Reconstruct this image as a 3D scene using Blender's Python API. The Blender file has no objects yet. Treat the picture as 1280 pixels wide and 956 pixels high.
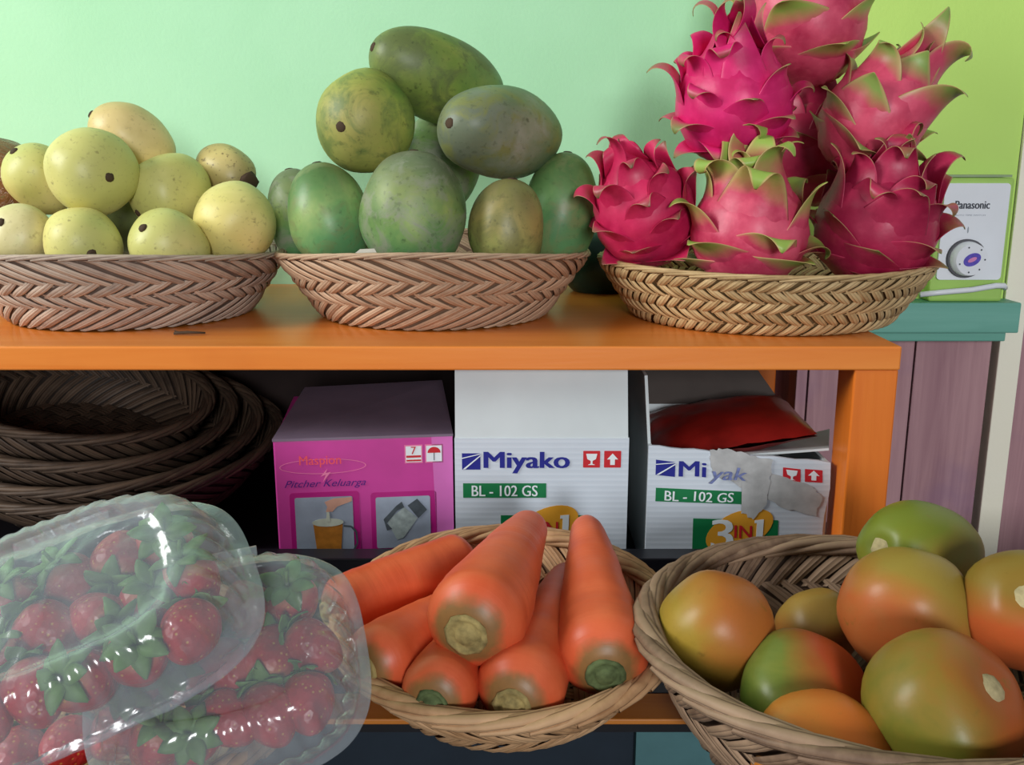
import bpy, bmesh, math, random
from mathutils import Vector, Matrix, noise
random.seed(7)
R_ = math.radians
S = bpy.context.scene
C = S.collection

# ------------------------------------------------------------------ camera, light, exposure
F = 1200.0; TH = R_(13.0); ZC = 1.25
cam = bpy.data.cameras.new('camera'); co = bpy.data.objects.new('camera', cam); C.objects.link(co)
cam.sensor_width = 36; cam.lens = F/1280*36; cam.clip_start = 0.01
co.location = (0, 0, ZC); co.rotation_euler = (math.pi/2 - TH, 0, 0)
S.camera = co
S.view_settings.view_transform = 'Standard'; S.view_settings.look = 'None'
S.view_settings.exposure = 0.0; S.view_settings.gamma = 1.0; S.view_settings.use_curve_mapping = False

W = bpy.data.worlds.new('world'); S.world = W; W.use_nodes = True
bg = W.node_tree.nodes['Background']; bg.inputs[0].default_value = (0.86, 0.93, 1.0, 1); bg.inputs[1].default_value = 0.20

def area(name, loc, target, sx, sy, power, col):
    l = bpy.data.lights.new(name, 'AREA'); l.shape = 'RECTANGLE'; l.size = sx; l.size_y = sy; l.energy = power; l.color = col
    o = bpy.data.objects.new(name, l); C.objects.link(o); o.location = loc
    o.rotation_euler = (Vector(target)-Vector(loc)).to_track_quat('-Z', 'Y').to_euler()
    return o
area('doorway_daylight', (0.45, -3.6, 1.9), (0.0, 0.9, 1.15), 0.7, 1.0, 100, (0.96, 0.98, 1.0))
area('window_daylight', (-1.95, 0.15, 2.15), (-0.2, 1.15, 1.5), 0.8, 0.9, 47, (0.98, 1.0, 0.97))

CT, ST = math.cos(TH), math.sin(TH)
def P(px, py, Y):
    "point on the sight line through pixel (1280x956) at depth Y"
    r = (py-478.0)/F
    h = Y*(ST + r*CT)/(CT - r*ST)
    fwd = Y*CT + h*ST
    return Vector(((px-640.0)/F*fwd, Y, ZC-h))
def fwd(p): return p[1]*CT + (ZC-p[2])*ST
def cdir(r, u, t):
    "direction given as right, up, toward the viewer"
    v = Vector((1,0,0))*r + Vector((0, ST, CT))*u + Vector((0, -CT, ST))*t
    return v.normalized()

Z_SHELF = ZC-0.1438; Z_TAB = ZC-0.350
# ------------------------------------------------------------------ materials
class NT:
    def __init__(s, name):
        s.m = bpy.data.materials.new(name); s.m.use_nodes = True; s.t = s.m.node_tree
        s.b = s.t.nodes['Principled BSDF']; s.out = s.t.nodes['Material Output']
    def n(s, ty, **kw):
        nd = s.t.nodes.new(ty)
        for k, v in kw.items(): setattr(nd, k, v)
        return nd
    def l(s, a, b): s.t.links.new(a, b)
    def val(s, sock, v):
        if hasattr(v, 'links') or isinstance(v, bpy.types.NodeSocket): s.l(v, sock)
        elif isinstance(v, (tuple, list)) and len(v) == 3 and sock.type == 'RGBA': sock.default_value = (*v, 1)
        else: sock.default_value = v
    def coord(s, rnd=True, scale=(1,1,1)):
        tc = s.n('ShaderNodeTexCoord'); mp = s.n('ShaderNodeMapping'); mp.inputs['Scale'].default_value = scale
        if rnd:
            oi = s.n('ShaderNodeObjectInfo'); vm = s.n('ShaderNodeVectorMath', operation='SCALE')
            cx = s.n('ShaderNodeCombineXYZ'); 
            for k in range(3): s.l(oi.outputs['Random'], cx.inputs[k])
            vm.inputs['Scale'].default_value = 7.0; s.l(cx.outputs[0], vm.inputs[0])
            ad = s.n('ShaderNodeVectorMath', operation='ADD'); s.l(tc.outputs['Object'], ad.inputs[0]); s.l(vm.outputs[0], ad.inputs[1])
            s.l(ad.outputs[0], mp.inputs['Vector'])
        else: s.l(tc.outputs['Object'], mp.inputs['Vector'])
        return mp.outputs[0]
    def noise(s, vec, scale, detail=3, rough=.55, dist=0):
        nd = s.n('ShaderNodeTexNoise'); nd.inputs['Scale'].default_value = scale; nd.inputs['Detail'].default_value = detail
        nd.inputs['Roughness'].default_value = rough; nd.inputs['Distortion'].default_value = dist; s.l(vec, nd.inputs['Vector']); return nd.outputs['Fac']
    def ramp(s, fac, stops):
        nd = s.n('ShaderNodeValToRGB'); e = nd.color_ramp.elements
        while len(e) < len(stops): e.new(0.5)
        for i, (p, c) in enumerate(stops):
            e[i].position = p; e[i].color = (*c, 1) if isinstance(c, tuple) else (c, c, c, 1)
        s.l(fac, nd.inputs[0]); return nd.outputs[0]
    def mix(s, fac, a, b, mode='MIX'):
        nd = s.n('ShaderNodeMix', data_type='RGBA', blend_type=mode)
        s.val(nd.inputs[0], fac); s.val(nd.inputs[6], a); s.val(nd.inputs[7], b); return nd.outputs[2]
    def math(s, op, a, b=0.0):
        nd = s.n('ShaderNodeMath', operation=op); s.val(nd.inputs[0], a); s.val(nd.inputs[1], b); return nd.outputs[0]
    def attr(s, name): return s.n('ShaderNodeAttribute', attribute_name=name).outputs['Fac']
    def bump(s, h, strength=.3, dist=.002):
        nd = s.n('ShaderNodeBump'); nd.inputs['Strength'].default_value = strength; nd.inputs['Distance'].default_value = dist
        s.l(h, nd.inputs['Height']); s.l(nd.outputs[0], s.b.inputs['Normal'])
    def done(s, col, rough=.5, spec=.5):
        s.val(s.b.inputs['Base Color'], col); s.val(s.b.inputs['Roughness'], rough); s.b.inputs['Specular IOR Level'].default_value = spec
        return s.m

def srgb(r, g, b):
    f = lambda c: (c/255/12.92) if c/255 <= .04045 else ((c/255+.055)/1.055)**2.4
    return (f(r), f(g), f(b))

def m_flat(name, col, rough=.5, spec=.5, var=.12, scale=30):
    t = NT(name); v = t.coord(False)
    f = t.noise(v, scale, 4)
    c = t.mix(t.ramp(f, [(.3, 0.0), (.7, 1.0)]), tuple(x*(1-var) for x in col), tuple(min(1, x*(1+var)) for x in col))
    return t.done(c, rough, spec)

def m_paintwall(name, c1, c2):
    t = NT(name); v = t.coord(False)
    f = t.noise(v, 2.2, 5, .6); g = t.noise(v, 260, 3)
    c = t.mix(t.ramp(f, [(.3, 0.0), (.7, 1.0)]), c1, c2)
    t.bump(t.math('ADD', g, t.math('MULTIPLY', t.noise(v, 18, 3), 2.0)), .25, .001)
    return t.done(c, .7, .25)

def m_wood(name, c1, c2, dark, axis='x', rough=.45, spec=.5, gs=1.0):
    t = NT(name)
    sc = {'x': (3, 60, 60), 'z': (60, 60, 3), 'y': (60, 3, 60)}[axis]
    v = t.coord(False, sc)
    f = t.noise(v, gs, 5, .6, .6)
    v2 = t.coord(False); g = t.noise(v2, 9, 4)
    c = t.mix(t.ramp(f, [(.3, 0.0), (.7, 1.0)]), c1, c2)
    c = t.mix(t.ramp(g, [(.55, 0.0), (.8, .55)]), c, dark)
    t.bump(f, .25, .0012)
    return t.done(c, rough, spec)

M = {}
M['mint'] = m_paintwall('mint_wall_paint', srgb(170, 222, 177), srgb(184, 232, 191))
M['lime'] = m_paintwall('lime_wall_paint', srgb(190, 228, 112), srgb(198, 234, 124))
M['orange'] = m_wood('orange_painted_wood', srgb(222, 124, 46), srgb(232, 140, 60), srgb(206, 106, 36), 'x', .3, .5)
M['orange_v'] = m_wood('orange_painted_wood_upright', srgb(214, 108, 30), srgb(226, 122, 38), srgb(196, 94, 26), 'z', .38, .4)
M['teal'] = m_wood('teal_painted_wood', srgb(98, 164, 146), srgb(118, 180, 164), srgb(78, 138, 122), 'x', .5, .4)
M['plank'] = m_wood('mauve_washed_plank', srgb(160, 118, 126), srgb(190, 148, 152), srgb(134, 104, 138), 'z', .6, .3, 1.2)
M['cream'] = m_paintwall('cream_trim_paint', srgb(250, 244, 220), srgb(254, 248, 232))
M['black'] = m_flat('black_painted_board', srgb(22, 22, 28), .35, .4)
M['shade_board'] = m_flat('dark_shade_board', srgb(44, 32, 30), .7, .2)
M['strip'] = m_wood('shaded_orange_wood', srgb(176, 104, 36), srgb(190, 118, 46), srgb(150, 90, 34), 'x', .5, .3)  # orange strip with its shade put into the duller colour
M['navy'] = m_flat('dark_navy_board', srgb(22, 34, 46), .6, .3)
M['tealboard'] = m_flat('dull_teal_board', srgb(70, 108, 112), .6, .3)
M['concrete'] = m_flat('grey_floor', srgb(110, 106, 100), .7, .3)
M['white_plastic'] = m_flat('white_plastic', srgb(236, 240, 246), .35, .5, .02)
M['grey_plastic'] = m_flat('grey_green_plastic', srgb(150, 170, 130), .5, .4, .05)
M['limeplastic'] = m_flat('lime_painted_casing', srgb(168, 206, 104), .5, .4, .05)
M['dark_plastic'] = m_flat('dark_grey_plastic', srgb(84, 84, 90), .5, .4)
M['ink'] = m_flat('grey_ink', srgb(70, 74, 84), .6, .2)
M['paleink'] = m_flat('pale_grey_ink', srgb(165, 172, 180), .6, .2)

def m_wicker(name, c1, c2, crev):
    t = NT(name)
    u = t.attr('su'); r = t.attr('rnd'); v = t.coord(False)
    st = t.math('ABSOLUTE', t.math('SINE', t.math('MULTIPLY', u, 9.42)))
    c = t.mix(r, c1, c2)
    c = t.mix(t.ramp(t.noise(v, 90, 4), [(.35, 0.0), (.75, .5)]), c, tuple(min(1, x*1.25) for x in c2))
    c = t.mix(t.ramp(st, [(.0, .75), (.3, 0.0)]), c, crev)
    t.bump(st, .5, .0007)
    return t.done(c, .6, .3)
M['wick_mauve'] = m_wicker('greyish_wicker', srgb(152, 132, 118), srgb(186, 166, 148), srgb(92, 70, 60))
M['wick_pink'] = m_wicker('pinkish_wicker', srgb(160, 130, 106), srgb(190, 160, 132), srgb(108, 80, 62))
M['wick_straw'] = m_wicker('straw_wicker', srgb(160, 130, 88), srgb(202, 174, 128), srgb(96, 74, 46))
M['wick_tan'] = m_wicker('tan_wicker', srgb(164, 122, 84), srgb(204, 164, 124), srgb(96, 66, 44))
M['wick_brown'] = m_wicker('brown_wicker', srgb(104, 80, 64), srgb(156, 128, 104), srgb(60, 42, 34))
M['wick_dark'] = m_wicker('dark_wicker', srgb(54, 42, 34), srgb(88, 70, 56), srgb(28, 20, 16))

# ------------------------------------------------------------------ object helpers
def tag(o, label=None, cat=None, group=None, kind=None):
    if label: o['label'] = label
    if cat: o['category'] = cat
    if group: o['group'] = group
    if kind: o['kind'] = kind
    return o
def empty(name, loc, label, cat, group=None, rot=None):
    o = bpy.data.objects.new(name, None); o.empty_display_size = .02; C.objects.link(o); o.location = loc
    if rot is not None: o.rotation_euler = rot
    return tag(o, label, cat, group)

class MB:
    def __init__(s): s.v = []; s.f = []; s.a = {}; s.sm = []
    def vert(s, p, **at):
        s.v.append(tuple(p)); i = len(s.v)-1
        for k, x in at.items(): s.a.setdefault(k, {})[i] = x
        return i
    def face(s, *ix, smooth=True): s.f.append(ix); s.sm.append(smooth)
    def grid(s, pts, cu=False, cv=False, at=None, smooth=True):
        n, m = len(pts), len(pts[0]); ids = []
        for i in range(n):
            row = []
            for j in range(m):
                row.append(s.vert(pts[i][j], **(at(i, j) if at else {})))
            ids.append(row)
        for i in range(n if cu else n-1):
            for j in range(m if cv else m-1):
                s.face(ids[i][j], ids[(i+1) % n][j], ids[(i+1) % n][(j+1) % m], ids[i][(j+1) % m], smooth=smooth)
        return ids
    def box(s, x0, x1, y0, y1, z0, z1):
        v = [s.vert((x, y, z)) for z in (z0, z1) for x, y in ((x0, y0), (x1, y0), (x1, y1), (x0, y1))]
        for q in ((0,3,2,1),(4,5,6,7),(0,1,5,4),(1,2,6,5),(2,3,7,6),(3,0,4,7)): s.face(*[v[i] for i in q], smooth=False)
    def quadslab(s, a, b, c, d, th):
        "thin slab from four corners (ccw seen from outside), thickness inward"
        a, b, c, d = map(Vector, (a, b, c, d)); n = (b-a).cross(d-a).normalized()
        T = [a, b, c, d]; B = [p-n*th for p in T]
        v = [s.vert(p) for p in T+B]
        s.face(*v[:4], smooth=False); s.face(*v[7:3:-1], smooth=False)
        for i in range(4): s.face(v[i], v[i+4], v[(i+1) % 4+4], v[(i+1) % 4], smooth=False)
    def tube(s, pts, rad, n=8, cap=True, **at):
        pts = [Vector(p) for p in pts]; rings = []
        up = Vector((0, 0, 1)); prev = None
        for i, p in enumerate(pts):
            t = (pts[min(i+1, len(pts)-1)]-pts[max(i-1, 0)]).normalized()
            if prev is None:
                a = t.orthogonal().normalized()
            else:
                a = (prev-t*prev.dot(t)).normalized()
            prev = a; b = t.cross(a)
            r = rad(i/(len(pts)-1)) if callable(rad) else rad
            rings.append([p+(a*math.cos(k*2*math.pi/n)+b*math.sin(k*2*math.pi/n))*r for k in range(n)])
        ids = s.grid(rings, False, True, (lambda i, j: at) if at else None)
        if cap: s.face(*ids[0][::-1]); s.face(*ids[-1])
    def build(s, name, mat, parent=None, loc=None):
        me = bpy.data.meshes.new(name); me.from_pydata(s.v, [], s.f); me.update()
        for p, q in zip(me.polygons, s.sm): p.use_smooth = q
        if len(s.v) < 12000:
            bm = bmesh.new(); bm.from_mesh(me); bmesh.ops.recalc_face_normals(bm, faces=bm.faces); bm.to_mesh(me); bm.free()
        for k, d in s.a.items():
            at = me.attributes.new(k, 'FLOAT', 'POINT')
            at.data.foreach_set('value', [d.get(i, 0.0) for i in range(len(s.v))])
        me.materials.append(mat)
        o = bpy.data.objects.new(name, me); C.objects.link(o)
        if parent: o.parent = parent
        if loc is not None: o.location = loc
        return o

def bevel(o, w, seg=2):
    m = o.modifiers.new('bevel', 'BEVEL'); m.width = w; m.segments = seg; m.limit_method = 'ANGLE'; m.angle_limit = R_(40)
    return o

# ------------------------------------------------------------------ the setting
XP = 0.322      # left corner of the pier
YP = 1.06       # face of the pier
YB = 1.15       # back wall
def struct(name, mb, mat, bev=0):
    o = mb.build(name, mat); o['kind'] = 'structure'
    if bev: bevel(o, bev)
    return o
b = MB(); b.box(-2.6, 3.2, -3.2, 1.3, -0.05, 0); struct('floor', b, M['concrete'])
b = MB(); b.box(-2.6, XP+.02, YB, YB+.1, ZC-.17, 3.0); struct('wall_back', b, M['mint'])
b = MB(); b.box(XP, .545, YP, YB+.1, ZC-.15, 3.0); struct('wall_pier', b, M['lime'])
# planked lower wall
b = MB()
x = -2.6
while x < XP-.001:
    x1 = min(x+.118, XP); b.box(x+.0012, x1-.0012, YB+.004, YB+.03, 0, ZC-.17); x = x1
struct('wall_back_planks', b, M['plank'], .001)
b = MB()
for x0, x1 in ((XP, .336), (.336, .4545), (.4545, .541)): b.box(x0+.001, x1-.001, YP+.002, YP+.03, 0, ZC-.175)
b.box(XP+.001, XP+.02, YP+.03, YB, 0, ZC-.175)
struct('wall_pier_planks', b, M['plank'], .001)
b = MB(); b.box(XP-.02, .549, YP-.034, YP+.003, ZC-.182, ZC-.149); b.box(XP-.02, .541, YP-.024, YP+.003, ZC-.193, ZC-.182); struct('trim_1', b, M['teal'], .0015)
# nail holes of the cap are dark dots in the paint
b = MB(); b.box(.546, .571, YP-.004, YP+.06, 0, 3.0); struct('trim_2', b, M['cream'], .001)
b = MB(); b.box(.571, .577, YP+.01, YP+.06, 0, 3.0); struct('trim_3', b, m_flat('dark_gap_wood', srgb(70, 52, 44)))
b = MB()
for x0, x1 in ((.577, .70), (.70, .82), (.82, .95), (.95, 1.4)): b.box(x0+.001, x1-.001, YP+.02, YP+.05, 0, ZC-.15)
struct('wall_right_planks', b, M['plank'], .001)
b = MB(); b.box(.577, 3.2, YP+.021, YP+.06, ZC-.15, 3.0); struct('wall_right', b, M['cream'])
b = MB(); b.box(.286, .302, YB-.02, YB+.003, 0, ZC-.17); struct('trim_4', b, m_flat('dark_teal_post', srgb(34, 84, 70), .6, .3))

# ------------------------------------------------------------------ display bench
bench = empty('display_bench', (-.35, .95, Z_TAB), 'orange painted wooden bench whose top carries the three fruit baskets', 'bench')
def par(o, p):
    o.parent = p; o.matrix_parent_inverse = Matrix.Translation(-Vector(p.location)); return o
XL, XR = -1.05, .3105
b = MB(); b.box(XL, XR, .75, YB-.002, Z_SHELF-.0195, Z_SHELF); par(bevel(b.build('bench_top', M['orange']), .0015), bench)
b = MB(); b.box(XL+.04, .20, YB-.046, YB-.036, Z_TAB, Z_SHELF-.0195); par(b.build('added_shade_panel', M['shade_board']), bench)  # added board, unseen, put in to darken the space under the bench
for x0, x1, y0, y1 in ((XR-.036, XR-.0005, .7515, .79), (XR-.036, XR-.0005, YB-.05, YB-.006), (XL, XL+.036, .7515, .79), (XL, XL+.036, YB-.05, YB-.006)):
    b = MB(); b.box(x0, x1, y0, y1, Z_TAB, Z_SHELF-.0195); par(bevel(b.build('leg', M['orange_v']), .0015), bench)

# lower table: dark board with an orange front strip
tab = empty('low_table', (-.1, .8, 0), 'black low table with orange front strip carrying the near baskets and boxes', 'table')
b = MB(); b.box(-1.3, .70, .585, .700, Z_TAB-.03, Z_TAB); b.box(-1.3, XR+.002, .700, YB-.03, Z_TAB-.03, Z_TAB)
par(b.build('table_top', M['black']), tab)
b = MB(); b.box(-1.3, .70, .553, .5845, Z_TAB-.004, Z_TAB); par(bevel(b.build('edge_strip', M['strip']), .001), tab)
b = MB(); b.box(-1.3, XR+.002, .728, .7495, Z_TAB, ZC-.3150); b.box(-1.3, XR+.002, .722, .728, Z_TAB, ZC-.327); par(bevel(b.build('back_rail', M['black']), .001), tab)
b = MB(); b.box(-1.3, .70, .60, .62, 0, Z_TAB-.03); par(b.build('front_panel', M['navy']), tab)
b = MB(); b.box(.086, .20, .592, .60, 0, Z_TAB-.013); par(b.build('teal_board', M['tealboard']), tab)
for x0, y0 in ((-1.28, .64), (.64, .64), (-1.28, 1.05), (.25, 1.05)):
    b = MB(); b.box(x0, x0+.05, y0, y0+.05, 0, Z_TAB-.03); par(b.build('leg', M['black']), tab)

# ------------------------------------------------------------------ wicker baskets
def basket(name, label, group, loc, R, Rb, H, mat, tilt=(0,0,0), rows=(0,.24,.46,.72,1.0), n=72, slant=2.0, warp=(0,0), rimr=.0042, bow=.65, seed=1, rimn=34, low=False):
    rg = random.Random(seed)
    root = empty(name, loc, label, 'basket', group, rot=tilt)
    def prof(t): return Rb+(R-Rb)*(t**bow)
    def pt(th, t, off=0.0):
        # outward normal of the profile
        e = .02; dr = prof(min(1, t+e))-prof(max(0.0, t-e)); dz = H*(min(1, t+e)-max(0.0, t-e)); L = math.hypot(dr, dz)
        r = prof(t)+off*dz/L; z = H*t-off*dr/L
        z += warp[0]*t*t*math.cos(th+math.pi/2)+warp[1]*t*t*math.cos(2*th)
        return Vector((r*math.cos(th), r*math.sin(th), z))
    b = MB()
    for k in range(len(rows)-1):
        t0, t1 = rows[k], rows[k+1]; sg = 1 if k % 2 == 0 else -1
        hgt = (t1-t0)*math.hypot(H, R-Rb); dth = slant*hgt/R*sg
        for side in ((1,) if low else (1, -1)):
            for i in range(n):
                th0 = 2*math.pi*(i+rg.uniform(-.12, .12))/n + (0 if side > 0 else math.pi/n)
                rv = rg.random(); ns = 5
                w = 2*math.pi*R/n*.86*rg.uniform(.9, 1.1)
                pts = []
                for a in range(ns+1):
                    s_ = a/ns; t = max(0, min(1, t0-.03+(t1-t0+.06)*s_)); th = th0+dth*side*(s_-.5)
                    lift = .0008+.0022*math.sin(math.pi*s_)
                    wid = w*(.55+.45*math.sin(math.pi*min(1, .12+.76*s_)))
                    row = []
                    for q in range(5):
                        u = q/4-.5
                        dt = 0; dth_ = wid*u/R
                        off = side*(lift+.0014*(1-(2*u)**2))
                        row.append(pt(th+dth_, t, off))
                    pts.append(row)
                b.grid(pts, at=lambda i_, j_, rv=rv: {'su': j_/4, 'rnd': rv})
    # backing shell between the two layers
    NS = 60
    for side in (-.0002, .0002):
        b.grid([[pt(2*math.pi*j/NS, a/5, side) for j in range(NS)] for a in range(6)], cv=True, at=lambda i, j: {'su': 0.0, 'rnd': 0.0})
    o = b.build('woven_side', mat, root)
    # rim: strands twisted round the edge
    b = MB()
    for i in range(rimn):
        th0 = 2*math.pi*i/rimn; span = 2*math.pi/rimn*4.6; rv = rg.random(); pts = []
        for a in range(9):
            s_ = a/8; th = th0+span*s_; ang = math.pi*(-.1+1.35*s_)
            base = pt(th, 1.0); er = Vector((math.cos(th), math.sin(th), 0))
            cen = base+er*math.cos(ang)*rimr*.8+Vector((0, 0, math.sin(ang)*rimr*.75))
            pts.append((cen, er, th, s_))
        grid = []
        for cen, er, th, s_ in pts:
            tng = Vector((-math.sin(th), math.cos(th), 0)); rr = rimr*.72*(.45+.55*math.sin(math.pi*s_))
            grid.append([cen+er*math.cos(q*math.pi/3)*rr*1.15+Vector((0, 0, 1))*math.sin(q*math.pi/3)*rr*.8 for q in range(6)])
        b.grid(grid, cv=True, at=lambda i_, j_, rv=rv: {'su': j_/5, 'rnd': rv})
    b.build('rim', mat, root)
    # woven floor
    b = MB(); nb = 11; sp = 2*Rb/nb
    for ax in (0, 1):
        for i in range(nb):
            c = -Rb+sp*(i+.5); L = math.sqrt(max(1e-6, (Rb*1.0)**2-c*c)); rv = rg.random(); ns = max(3, int(2*L/(sp*.5)))
            g = []
            for a in range(ns+1):
                x = -L+2*L*a/ns; z = .0035+.0013*math.cos(math.pi*x/sp+i*math.pi+ax*math.pi)
                row = []
                for q in range(4):
                    y = c+(q/3-.5)*sp*.86
                    row.append(Vector((x, y, z)) if ax == 0 else Vector((y, x, z)))
                g.append(row)
            b.grid(g, at=lambda i_, j_, rv=rv: {'su': j_/3, 'rnd': rv})
    # foot disc
    b.grid([[Vector((Rb*1.0*(a/4)*math.cos(2*math.pi*j/48), Rb*1.0*(a/4)*math.sin(2*math.pi*j/48), .0012)) for j in range(48)] for a in range(5)], cv=True, at=lambda i, j: {'su': 0.0, 'rnd': 0.0})
    b.build('basket_floor', mat, root)
    return root

bk1 = basket('wicker_basket', 'greyish wicker basket of yellow fruit at the left end of the bench top', 'round wicker baskets on the bench top', (-.366, .925, Z_SHELF+.002), .1455, .108, .0595, M['wick_mauve'], warp=(0, -.0045), rows=(0,.36,.52,.68,1.0), slant=2.6, bow=.95, rimr=.0034, seed=1, n=46, rimn=40)
bk2 = basket('wicker_basket', 'pinkish wicker basket heaped with green mangoes on the bench', 'round wicker baskets on the bench top', (-.0745, .925, Z_SHELF+.002), .1455, .105, .0605, M['wick_pink'], warp=(0, -.005), rows=(0,.36,.52,.68,1.0), slant=2.6, bow=.95, rimr=.0034, tilt=(0, 0, .6), seed=2, n=46, rimn=40)
bk2.rotation_euler = (0, 0, 0)
bk3 = basket('wicker_basket', 'straw coloured wicker basket holding the dragon fruit', 'round wicker baskets on the bench top', (.236, .912, Z_SHELF+.002), .151, .116, .050, M['wick_straw'], bow=.9, rimr=.0034, warp=(.000, .001), seed=3, n=74, rows=(0,.2,.4,.6,.8,1.0), slant=1.5, rimn=40)

# near baskets on the low table
def on_table(px, py, Y): return P(px, py, Y)
bkc = basket('wicker_basket', 'tan wicker basket full of carrots on the low table', 'round wicker baskets on the low table', (-.004, .592, Z_TAB+.0095), .109, .068, .047, M['wick_tan'], tilt=(R_(7), 0, 0), seed=4, n=46, rows=(0,.5,1.0), slant=1.3, rimr=.0062, rimn=26, bow=.75)
bkt = basket('wicker_basket', 'brown wicker basket of tomatoes on the low table, right of the carrots', 'round wicker baskets on the low table', (.213, .512, Z_TAB+.004), .134, .085, .076, M['wick_brown'], tilt=(R_(0), 0, 0), seed=5, n=50, rows=(0,.35,.7,1.0), slant=1.4, rimr=.0068, rimn=26, bow=.75)
bks = basket('wicker_basket', 'wicker basket under the plastic strawberry packs, at the lower left', 'round wicker baskets on the low table', (-.258, .522, Z_TAB+.004), .136, .09, .036, M['wick_tan'], tilt=(R_(0), 0, 0), seed=6, n=50, rows=(0,.5,1.0), slant=1.3, rimr=.0062, rimn=26, bow=.75)

# empty baskets stacked in the dark under the bench
labs = ['empty dark wicker basket at the bottom of the nested stack under the bench',
        'empty dark wicker basket second from the bottom of the nested stack under the bench',
        'empty dark wicker basket second from the top of the nested stack under the bench',
        'empty dark wicker basket on top of the nested stack under the bench']
for i in range(4):
    basket('wicker_basket', labs[i], 'empty baskets nested under the bench', (-.385-.016*i, .93-.002*i, Z_TAB+.020+.019*i), [.150, .143, .130, .120][i], .085, .056, M['wick_dark'],
           tilt=(R_(7+2*i), R_(-2), .4*i), seed=20+i, n=50, rows=(0,.5,1.0), slant=1.5, rimr=.005, rimn=30, low=False)

# ------------------------------------------------------------------ fruit
def m_skin(name, cols, pole=None, tail=None, sc=22, speck=None, spk=.3, spks=260, rough=.42, spec=.4, bump=.12, patch=None, pedge=.35, side=None):
    "cols: 3 colours mixed by noise; pole/tail: colour toward the stem / blossom end; side=(vector,col): colour on one flank"
    t = NT(name); v = t.coord(True); f = t.noise(v, sc, 4, .6, .3)
    c = t.ramp(f, [(.32, cols[0]), (.5, cols[1]), (.68, cols[2])])
    ax = t.attr('ax')
    wob = t.math('MULTIPLY', t.math('SUBTRACT', t.noise(v, sc*.9, 3), .5), .5)
    axw = t.math('ADD', ax, wob)
    if tail: c = t.mix(t.ramp(axw, [(.05, .9), (.5, 0.0)]), c, tail)
    if pole: c = t.mix(t.ramp(axw, [(1-pedge*1.4, 0.0), (1.0, .9)]), c, pole)
    if side:
        tc = t.n('ShaderNodeTexCoord'); dp = t.n('ShaderNodeVectorMath', operation='DOT_PRODUCT'); t.l(tc.outputs['Normal'], dp.inputs[0])
        vt = t.n('ShaderNodeVectorTransform', vector_type='VECTOR', convert_from='WORLD', convert_to='OBJECT'); 
        geo = t.n('ShaderNodeAttribute', attribute_name='sd').outputs['Fac']
        c = t.mix(t.ramp(t.math('ADD', geo, wob), [(.35, 0.0), (.75, .95)]), c, side)
    if patch:
        c = t.mix(t.ramp(t.noise(v, sc*2.2, 5, .65, .8), [(.46, 0.0), (.62, .9)]), c, patch)
    if speck:
        c = t.mix(t.math('MULTIPLY', t.ramp(t.noise(v, spks, 2), [(.6, 0.0), (.7, 1.0)]), spk), c, speck)
        c = t.mix(t.ramp(t.noise(v, 75, 3, .6), [(.66, 0.0), (.74, .6)]), c, speck)
    t.bump(t.math('ADD', t.noise(v, 60, 3), t.math('MULTIPLY', t.noise(v, spks, 2), .35)), bump, .002)
    t.b.inputs['Subsurface Weight'].default_value = 0.0
    t.b.inputs['Coat Weight'].default_value = 0.0
    return t.done(c, rough, spec)

def fruit_mb(a, bb, cc, seed, taper=0.0, bend=0.0, dimple=.0, square=2.0, lump=.03, ribs=0, ribamp=0, sdir=None, belly=0.0):
    "a = half length along z (stem at +z); bb, cc = half widths"
    m = MB(); NU, NV = 30, 40; off = Vector((seed*3.1, seed*1.7, seed*.9))
    rings = []; info = []
    for i in range(1, NU):
        ph = math.pi*i/NU; row = []; inf = []
        for j in range(NV):
            th = 2*math.pi*j/NV
            cz, sz = math.cos(ph), math.sin(ph)
            sx = math.copysign(abs(sz)**(2/square), sz)
            zz = math.copysign(abs(cz)**(2/square), cz)
            k = 1+taper*zz
            n = noise.noise(Vector((math.cos(th)*sz, math.sin(th)*sz, cz))*1.3+off)
            k *= 1+lump*n*2
            if ribs: k *= 1+ribamp*math.cos(ribs*th+seed)*(max(0, cz)**1.2+.15)
            r = sx*k
            z = a*zz*(1+lump*n)
            if dimple: z -= dimple*a*math.exp(-(sz/.28)**2)*(1 if cz > 0 else .35)
            x = bb*r*math.cos(th)+bend*bb*(zz*zz)+belly*bb*sz*max(0, math.cos(th)); y = cc*r*math.sin(th)
            row.append(Vector((x, y, z))); inf.append(((cz+1)/2, Vector((math.cos(th)*sz, math.sin(th)*sz, cz))))
        rings.append(row); info.append(inf)
    def at(i, j):
        d = {'ax': info[i][j][0]}
        if sdir is not None: d['sd'] = (info[i][j][1].dot(sdir)+1)/2
        return d
    ids = m.grid(rings, cv=True, at=at)
    top = sum(rings[0], Vector())/NV; bot = sum(rings[-1], Vector())/NV
    it = m.vert(top, ax=1.0, **({'sd': (sdir.z+1)/2} if sdir is not None else {})); ib = m.vert(bot, ax=0.0, **({'sd': (-sdir.z+1)/2} if sdir is not None else {}))
    for j in range(NV):
        m.face(it, ids[0][j], ids[0][(j+1) % NV]); m.face(ib, ids[-1][(j+1) % NV], ids[-1][j])
    return m, top, bot

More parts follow.
